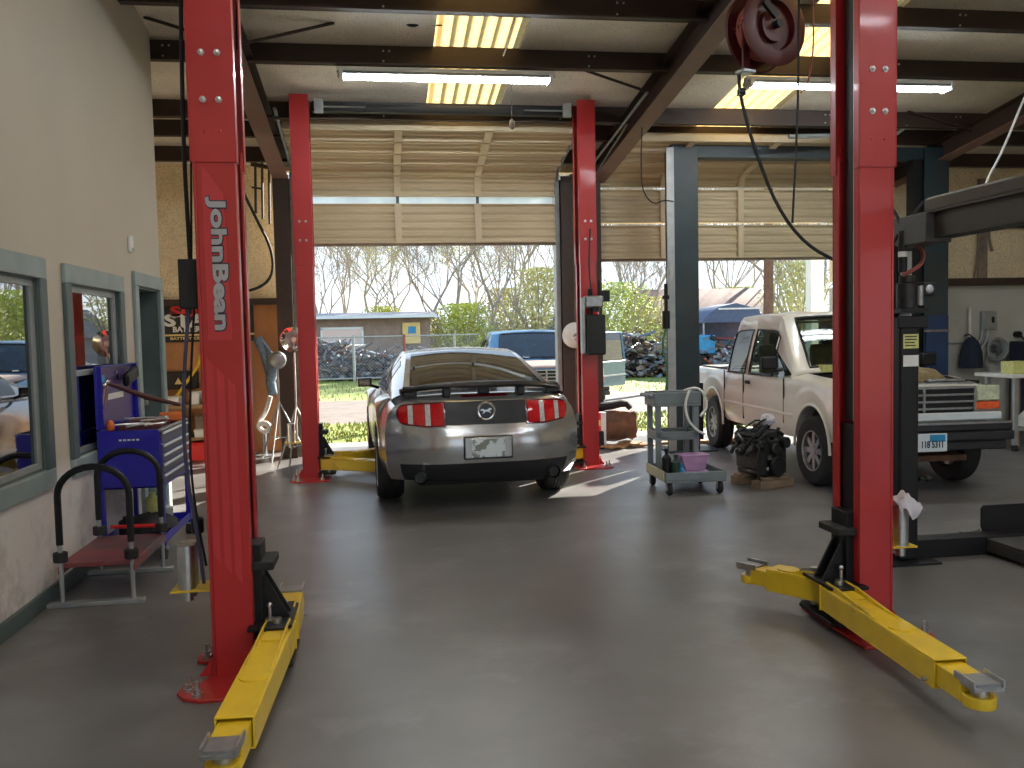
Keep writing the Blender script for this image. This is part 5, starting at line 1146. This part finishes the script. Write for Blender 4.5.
m = MB(); m.lathe([(0, .95), (.17, .95), (.17, 1.0), (.15, 1.2), (.10, 1.35), (.04, 1.42), (0, 1.42)], (8.83, 12.05, -.02), 'z', 16, cap=False); tag(m.build('black_jacket', M['navy']), 'dark jacket hanging on the block wall behind the pickup', 'jacket')
m = MB(); m.tube([(8.83, 12.2, 1.42), (8.83, 12.1, 1.44), (8.83, 12.02, 1.40)], .012, 6); tag(m.build('wall_hook', M['black']), 'black hook holding the dark jacket', 'hook')
wr = thing('wall_hose_reel', 'grey hose coil on the block wall right of the dark jacket', 'hose reel', (9.33, 12.16, 1.2))
m = MB()
for k in range(3): m.tube([((.12+.025*k)*cos(a), -.02*k, (.12+.025*k)*sin(a)) for a in [2*pi*i/20 for i in range(20)]], .018, 8, close=True)
m.build('coil', M['galv'], wr); m = MB(); m.cyl((0, .06, 0), (0, -.08, 0), .06, n=14); m.build('hub', M['steel'], wr); tubes('hose_tail', M['galv'], wr, [(-.12, 0, -.05), (-.18, 0, -.2), (-.1, 0, -.35), (-.14, 0, -.45)], .018)
m = MB(); m.cyl((9.72, 12.235, 1.42), (9.72, 12.15, 1.42), .05, n=12); m.tube([(9.72, 12.15, 1.42), (9.8, 12.1, 1.3), (9.85, 12.15, 1.1)], .014, 6, 1); tag(m.build('faucet', M['black']), 'black tap and hose on the block wall at the right edge', 'tap')
tag(tubes('hanging_rope', M['white'], None, [(6.55, 8.0, 4.1), (6.40, 8.0, 3.8), (6.19, 8.0, 3.32), (6.0, 8.0, 3.0), (5.94, 8.0, 2.75)], .012), 'pale rope slanting down in front of the right insulated wall', 'rope')
tag(tubes('loose_strap', M['wood_grey'], None, [(9.22, 12.2, 3.1), (9.22, 12.2, 2.9), (9.28, 12.2, 2.7)], .02), 'tan strip of loose insulation hanging on the right wall', 'strip')
tag(tubes('wall_rope', M['wood_grey'], None, [(9.06, 12.2, 3.2), (9.03, 12.2, 2.6), (8.98, 12.2, 2.3)], .014), 'tan rope hanging on the right insulated wall beside the stud', 'rope')
m = MB(); m.tube([(6.1, 10.6, 4.05), (5.1, 10.4, 3.98)], .03, 8); tag(m.build('pipe_on_beams', M['galv']), 'grey pipe resting across the dark teal lift crossbeam', 'pipe')
# ---------------------------------------------------------------- outside
def tree_mesh(seed, h, depth, spread, leaf, r0=.14, lean=0):
    rnd = random.Random(seed); m = MB(); tips = []
    def grow(p, d, ln, r, k):
        n = 3; pts = [p]; q = Vector(p); dd = Vector(d)
        for i in range(n):
            dd = (dd+Vector((rnd.uniform(-1, 1), rnd.uniform(-1, 1), rnd.uniform(-.3, .7)))*.16).normalized(); q = q+dd*ln/n; pts.append(q.copy())
        m.tube(pts, [r, r*.88, r*.78, r*.68], 5 if k > 2 else 4, cap=False)
        if k == 0: tips.append(q); return
        if k <= 2: tips.append(q)
        c = 3 if rnd.random() < .42 or k == depth else 2
        for i in range(c):
            a = rnd.uniform(0, 2*pi); ax = Vector((cos(a), sin(a), rnd.uniform(-.1, .5)))
            nd = (dd*rnd.uniform(.75, 1.1)+ax*spread*rnd.uniform(.6, 1.2)).normalized()
            grow(q if i < 2 else pts[2], nd, ln*rnd.uniform(.68, .86), max(.008, r*(.74 if i == 0 else .6)), k-1)
    grow(Vector((0, 0, -.3)), Vector((lean, 0, 1)), h*.27, r0, depth)
    lf = MB()
    for t in tips:
        for _ in range(leaf):
            c = t+Vector((rnd.gauss(0, .28), rnd.gauss(0, .28), rnd.gauss(0, .25))); s = rnd.uniform(.03, .075)
            a = Vector((rnd.uniform(-1, 1), rnd.uniform(-1, 1), rnd.uniform(-1, 1))).normalized(); b = a.orthogonal().normalized()
            lf.f([lf.v(c+a*s), lf.v(c+b*s*.6), lf.v(c-a*s), lf.v(c-b*s*.6)])
    return m, lf
def bush_mesh(seed, h, w, n):
    rnd = random.Random(seed); m = MB(); lf = MB()
    for i in range(14):
        a = rnd.uniform(0, 2*pi); p = [(rnd.uniform(-.2, .2), rnd.uniform(-.2, .2), -.3)]
        for k in range(1, 5): p.append((p[0][0]+cos(a)*w*.5*k/4*rnd.uniform(.6, 1), p[0][1]+sin(a)*w*.5*k/4, h*k/4*rnd.uniform(.75, 1)))
        m.tube(p, .035, 4, cap=False)
    for i in range(n):
        u = rnd.random()**.5; a = rnd.uniform(0, 2*pi); z = h*(.12+.9*rnd.random()); rr = w*.5*u*max(.15, math.sqrt(max(0, 1-((z/h-.5)/.62)**2)))
        k = int(a*2.5)+int(z*1.7); rr *= .8+.3*sin(k*2.1)
        c = Vector((rr*cos(a), rr*sin(a), z)); s = rnd.uniform(.05, .12)
        q = Vector((rnd.uniform(-1, 1), rnd.uniform(-1, 1), rnd.uniform(-1, 1))).normalized(); b = q.orthogonal().normalized()
        lf.f([lf.v(c+q*s), lf.v(c+b*s*.6), lf.v(c-q*s), lf.v(c-b*s*.6)])
    return m, lf
def make_tree(nm, mm, lm):
    e = thing(nm, 'x', 'tree'); a, l = mm
    a.build('trunk', M['bark'], e, smooth=60, rec=False)
    if len(l.bm.faces): l.build('foliage', M[lm], e, smooth=0, rec=False)
    else: l.bm.free()
    return e
protos = [make_tree('bare_tree', tree_mesh(3, 12, 9, .5, 0, .12), 'leaf_pale'), make_tree('bare_tree', tree_mesh(11, 12.5, 9, .46, 0, .12), 'leaf_pale'), make_tree('budding_tree', tree_mesh(5, 10, 6, .62, 5), 'leaf'), make_tree('leafy_bush', bush_mesh(2, 4.2, 4.6, 5200), 'leaf'), make_tree('leafy_bush', bush_mesh(9, 5.2, 4.2, 4200), 'leaf_pale')]
used = set()
def plant(k, px, Yd, sc, lab):
    o = protos[k] if k not in used else copy_tree(protos[k]); used.add(k)
    fx = math.tan(math.atan((px-512)/872)+.1471)*Yd
    o.location = (fx, Yd, -.1); o.rotation_euler = (0, 0, random.uniform(0, 6)); o.scale = (sc, sc, sc*random.uniform(.92, 1.08))
    o['label'] = lab; o['group'] = 'trees beyond the yard' if k < 3 else 'bushes beyond the yard'; o['category'] = 'tree' if k < 3 else 'bush'
for k, px, yd, sc, lab in ((0, 322, 60, 1.0, 'bare tree at the left edge of the left doorway, behind the low building'), (1, 345, 66, 1.0, 'second bare tree from the left, behind the low building'),
    (2, 372, 62, 1.1, 'thinly budding tree behind the middle of the low building'), (0, 404, 70, 1.15, 'bare tree rising behind the yellow sign on the low building'), (1, 436, 54, 1.0, 'bare tree just right of the low building'),
    (0, 462, 46, .92, 'tall bare tree near the right end of the low building'), (1, 492, 50, 1.05, 'forked bare tree left of the blue pickup roof'), (0, 520, 44, .9, 'nearest bare tree above the blue pickup roof'),
    (1, 545, 56, 1.1, 'bare tree at the right edge of the left doorway'), (2, 478, 74, 1.3, 'pale budding tree in the distance behind the forked bare tree'), (2, 538, 66, 1.2, 'budding tree behind the blue pickup'),
    (1, 628, 42, .8, 'bare tree above the scrap heap between red column and teal column'), (0, 648, 48, .8, 'slender bare tree beside the dark teal column'), (2, 610, 60, 1.0, 'budding tree just right of the far right red column'),
    (0, 712, 64, 1.2, 'bare tree right of the dark teal column behind the brown roof'), (1, 742, 70, 1.25, 'bare tree left of the wooden utility pole'), (0, 792, 52, 1.0, 'bare tree right of the wooden utility pole'), (2, 815, 46, 1.1, 'budding tree at the right end of the right doorway'), (1, 775, 76, 1.3, 'distant bare tree behind the wooden utility pole'),
    (3, 466, 42, .8, 'bright green bush right of the low building'), (4, 542, 44, .9, 'pale green bush behind the blue pickup'), (3, 618, 38, .85, 'bright green bush above the blue pickup door'), (4, 648, 46, .7, 'pale bush beside the dark teal column'), (3, 735, 58, 1.0, 'green bush behind the brown roof'), (4, 800, 44, 1.0, 'pale bush right of the utility pole'), (3, 385, 58, .8, 'green bush behind the roof of the low building'), (4, 505, 52, .8, 'pale bush left of the blue pickup roof'), (4, 430, 48, .6, 'dry pale bush at the right end of the low building')):
    plant(k, px, yd, sc, lab)
m = MB(); rnd = random.Random(4)
for i in range(2600):
    px = rnd.uniform(300, 850); yd = rnd.uniform(46, 56); x = math.tan(math.atan((px-512)/872)+.1471)*yd; h = rnd.uniform(.8, 2.8)
    dx, dy = rnd.uniform(-.5, .5), rnd.uniform(-.3, .3); m.tube([(x, yd, -.3), (x+dx*.4, yd+dy, h*.6), (x+dx, yd+dy, h)], [.03, .02, .012], 3, cap=False)
tag(m.build('dry_brush', mat('dry_brush_stalks', (.30, .24, .18), .9, var=.4), smooth=0, rec=False), kind='stuff', label='dense dry brush at the foot of the trees')
# low building with a yellow sign
g = thing('low_building', 'low brown building with a blue-grey roof behind the fence', 'building', (-3.0, 40, 0))
B('wall', M['brick'], g, (-6, 5.2, 0, 5, -.3, 2.5))
m = MB(); m.prism([(-.5, 2.45), (5.5, 2.45), (2.5, 2.75), (2.3, 2.75)], -6.4, 5.5, 'x'); m.build('roof', M['roof_grey'], g); B('fascia', M['platewhite'], g, (-6.4, 5.5, -.52, -.46, 2.42, 2.56))
w_ = B('window', M['platewhite'], g, (.3, 2.2, -.03, .02, 1.95, 2.05), (.3, .38, -.03, .02, 1.2, 2.0), (2.12, 2.2, -.03, .02, 1.2, 2.0)); B('pane', M['lamp_white'], w_, (.38, 2.12, -.02, .01, 1.2, 1.95))
B('door', M['wood_grey'], g, (4.05, 4.4, -.03, .01, -.1, 2.0))
q = B('sign_board', M['sign_yellow'], g, (3.95, 4.75, -.12, -.06, 1.25, 2.2)); B('sign_square', M['plateblue'], q, (4.2, 4.55, -.135, -.12, 1.7, 2.02))
h = thing('brown_roofed_house', 'house with a brown shingle roof seen above the scrap on the right', 'house', (19, 47, 0))
B('wall', M['brick'], h, (-4, 3, 0, 5, -.3, 2.2)); m = MB(); m.prism([(-.6, 2.1), (5.6, 2.1), (2.6, 4.0), (2.4, 4.0)], -4.4, 3.4, 'x'); m.build('roof', M['roof_brown'], h)
h = thing('grey_shed', 'pointed grey shed beside the dark teal column', 'shed', (9.0, 42, 0))
B('wall', M['roof_grey'], h, (-.4, 1.6, 0, 3, -.3, 1.9)); m = MB(); m.prism([(-.6, 1.8), (1.9, 1.8), (.9, 3.2)], -.2, 3.2, 'y'); m.build('roof', M['roof_grey'], h)
tp = thing('canopy', 'dark blue canopy tent behind the bed of the pale pickup', 'canopy', (12.5, 31, 0))
tp.scale = (.85, 1, .92)
m = MB(); m.prism([(-1.3, 2.0), (1.5, 2.0), (1.2, 2.5), (.2, 2.75), (-.6, 2.6), (-1.2, 2.2)], -1.0, 1.0, 'y'); m.build('cover', M['tarp'], tp); B('white_edge', M['white'], tp, (-.6, 1.3, -1.03, -1.0, 2.5, 2.56))
for x in (-1.2, 1.4): tubes('pole', M['galv'], tp, [(x, -.9, -.1), (x, -.9, 2.0)], .04, 6, 0)
B('back_wall', M['tarp'], tp, (-1.0, 1.4, .9, .95, -.1, 2.0))
bt = thing('blue_trailer', 'bright blue box trailer beyond the scrap on the right', 'trailer', (10.9, 29.5, 0))
B('box', M['plateblue'], bt, (-.6, .6, -.5, .5, .75, 1.4), bevel=.04)
for y in (-.4, .4):
    m = MB(); m.cyl((-.1, y-.1, .35), (-.1, y+.1, .35), .42, n=18); m.build('wheel', M['tire'], bt)
m = MB(); m.tube([(12.5, 27, -.3), (12.55, 27, 9)], [.17, .14], 10); tag(m.build('utility_pole', mat('brown_pole', (.16, .085, .06), .85, var=.25)), 'brown wooden utility pole behind the pale pickup', 'pole')
m = MB(); m.box(7.0, 7.22, 13.5, 13.7, -.02, 3.2); m.box(6.9, 7.3, 13.4, 13.8, -.02, .02); tag(m.build('white_post', M['platewhite'], bevel=.01), 'white square post just outside the right-hand door', 'post')
# chain-link fence with red posts
fn = thing('chain_link_fence', 'chain-link fence with red posts along the far side of the grass', 'fence', (-2, 31.6, 0))
for x in (-6.2, -4.4, -2.6, -.8, 1.0, 2.8, 4.6): tubes('post', M['post_red'] if x not in (1.0, 4.6) else M['galv'], fn, [(x, 0, -.2), (x, 0, 1.66)], .05, 8, 0)
tubes('top_rail', M['galv'], fn, [(-7, 0, 1.60), (5.5, 0, 1.60)], .025, 6, 0); tubes('bottom_rail', M['galv'], fn, [(-7, 0, .12), (5.5, 0, .12)], .03, 6, 0)
m = MB()
for k in range(120):
    x = -7+k*.115; m.tube([(x, 0, .1), (min(5.5, x+1.5), 0, .1+min(1.5, 5.5-x))], .004, 3, cap=False); m.tube([(x, 0, min(1.6, .1+x+7+1.5)), (max(-7, min(5.5, x+1.5)), 0, max(.1, 1.6-min(1.5, 5.5-x)))], .004, 3, cap=False)
m.build('wire_mesh', M['galv'], fn, rec=False)
# heaps of scrap beyond the grass and scrap cars
def heap(nm, lab, x0, x1, y, d, h, n, cols, sd):
    r = random.Random(sd); mb = MB()
    for i in range(n):
        x = r.uniform(x0, x1); u = (x-x0)/(x1-x0); hh = h*(.8+.2*sin(u*13+sd))*(1-abs(2*u-1)**10); z = hh*r.random(); mb.mi = r.randrange(len(cols))
        if r.random() < .25: mb.tube([(x, y+r.uniform(-d, d), z), (x+r.uniform(-.8, .8), y+r.uniform(-d, d), z+r.uniform(-.2, .35))], r.uniform(.015, .05), 5)
        else: mb.cbox((x, y+r.uniform(-d, d), z), (r.uniform(.04, .36), r.uniform(.04, .22), r.uniform(.02, .14)), r.uniform(0, 3), r.uniform(-.5, .5), r.uniform(-.5, .5))
    tag(mb.build(nm, [M[c] for c in cols], smooth=0, rec=False), kind='stuff', label=lab)
heap('scrap_heap', 'heap of mixed scrap behind the chain-link fence', -8, 3, 33.5, .8, 1.5, 2200, ['scrap', 'black_matte', 'wood_grey', 'rust', 'galv', 'scrap'], 1)
heap('timber_scrap_heap', 'heap of timber and metal scrap right of the far red column', 5.2, 12.0, 30, 1.0, 1.55, 1900, ['wood_grey', 'wood_grey', 'denim', 'galv', 'rust', 'scrap', 'black_matte', 'scrap'], 2)
heap('coloured_scrap_heap', 'heap of coloured scrap behind the bed of the pale pickup', 11.0, 22, 29, 1.0, 1.5, 1400, ['scrap', 'post_red', 'galv', 'green', 'denim', 'white_rag', 'rust'], 5)
def scrap_car(lab, x, y, rz, paint):
    c = thing('scrap_car', lab, 'car', (x, y, -.1), rz, 'scrap cars beyond the yard')
    tab = [(0, .35, .75, .8, .85), (.6, .3, .82, .9, .95), (1.2, .28, .85, .92, .98), (3.2, .28, .85, .9, .96), (4.0, .3, .82, .85, .9), (4.4, .36, .76, .75, .8)]
    shell(tab, [(.9, .3, .36), (3.5, .3, .36)], 0, 4.4, SIDE, lambda x, z: .2*abs(x)**2, lambda x, z: .2*abs(x)**2).build('body', M[paint], c)
    top, sd = greenhouse([(.9, .7, .93), (1.5, .58, 1.36), (2.4, .58, 1.4), (3.2, .68, .95)], .03, (.78, .92))
    m = MB(); m.grid(top); [m.grid(sd[s]) for s in (1, -1)]; m.build('roof', M[paint], c)
    for s in (1, -1):
        m = MB(); m.grid(outward(sub(sd[s], .7, 2.6, .6, 3.4), .01, (0, 2, .9))); m.build('side_window', M['car_glass'], c)
        for yy in (.9, 3.5): m = MB(); m.cyl((s*.62, yy, .3), (s*.82, yy, .3), .3, n=18); m.build('wheel', M['tire'], c)
scrap_car('dark blue scrap car behind the fence at the left of the doorway', -1.6, 35.2, 1.5, 'tarp'); scrap_car('faded red scrap car among the scrap on the right', 14.5, 30.6, 1.4, 'post_red'); scrap_car('pale scrap car half hidden behind the timber heap', 9.6, 33.6, 1.75, 'galv')
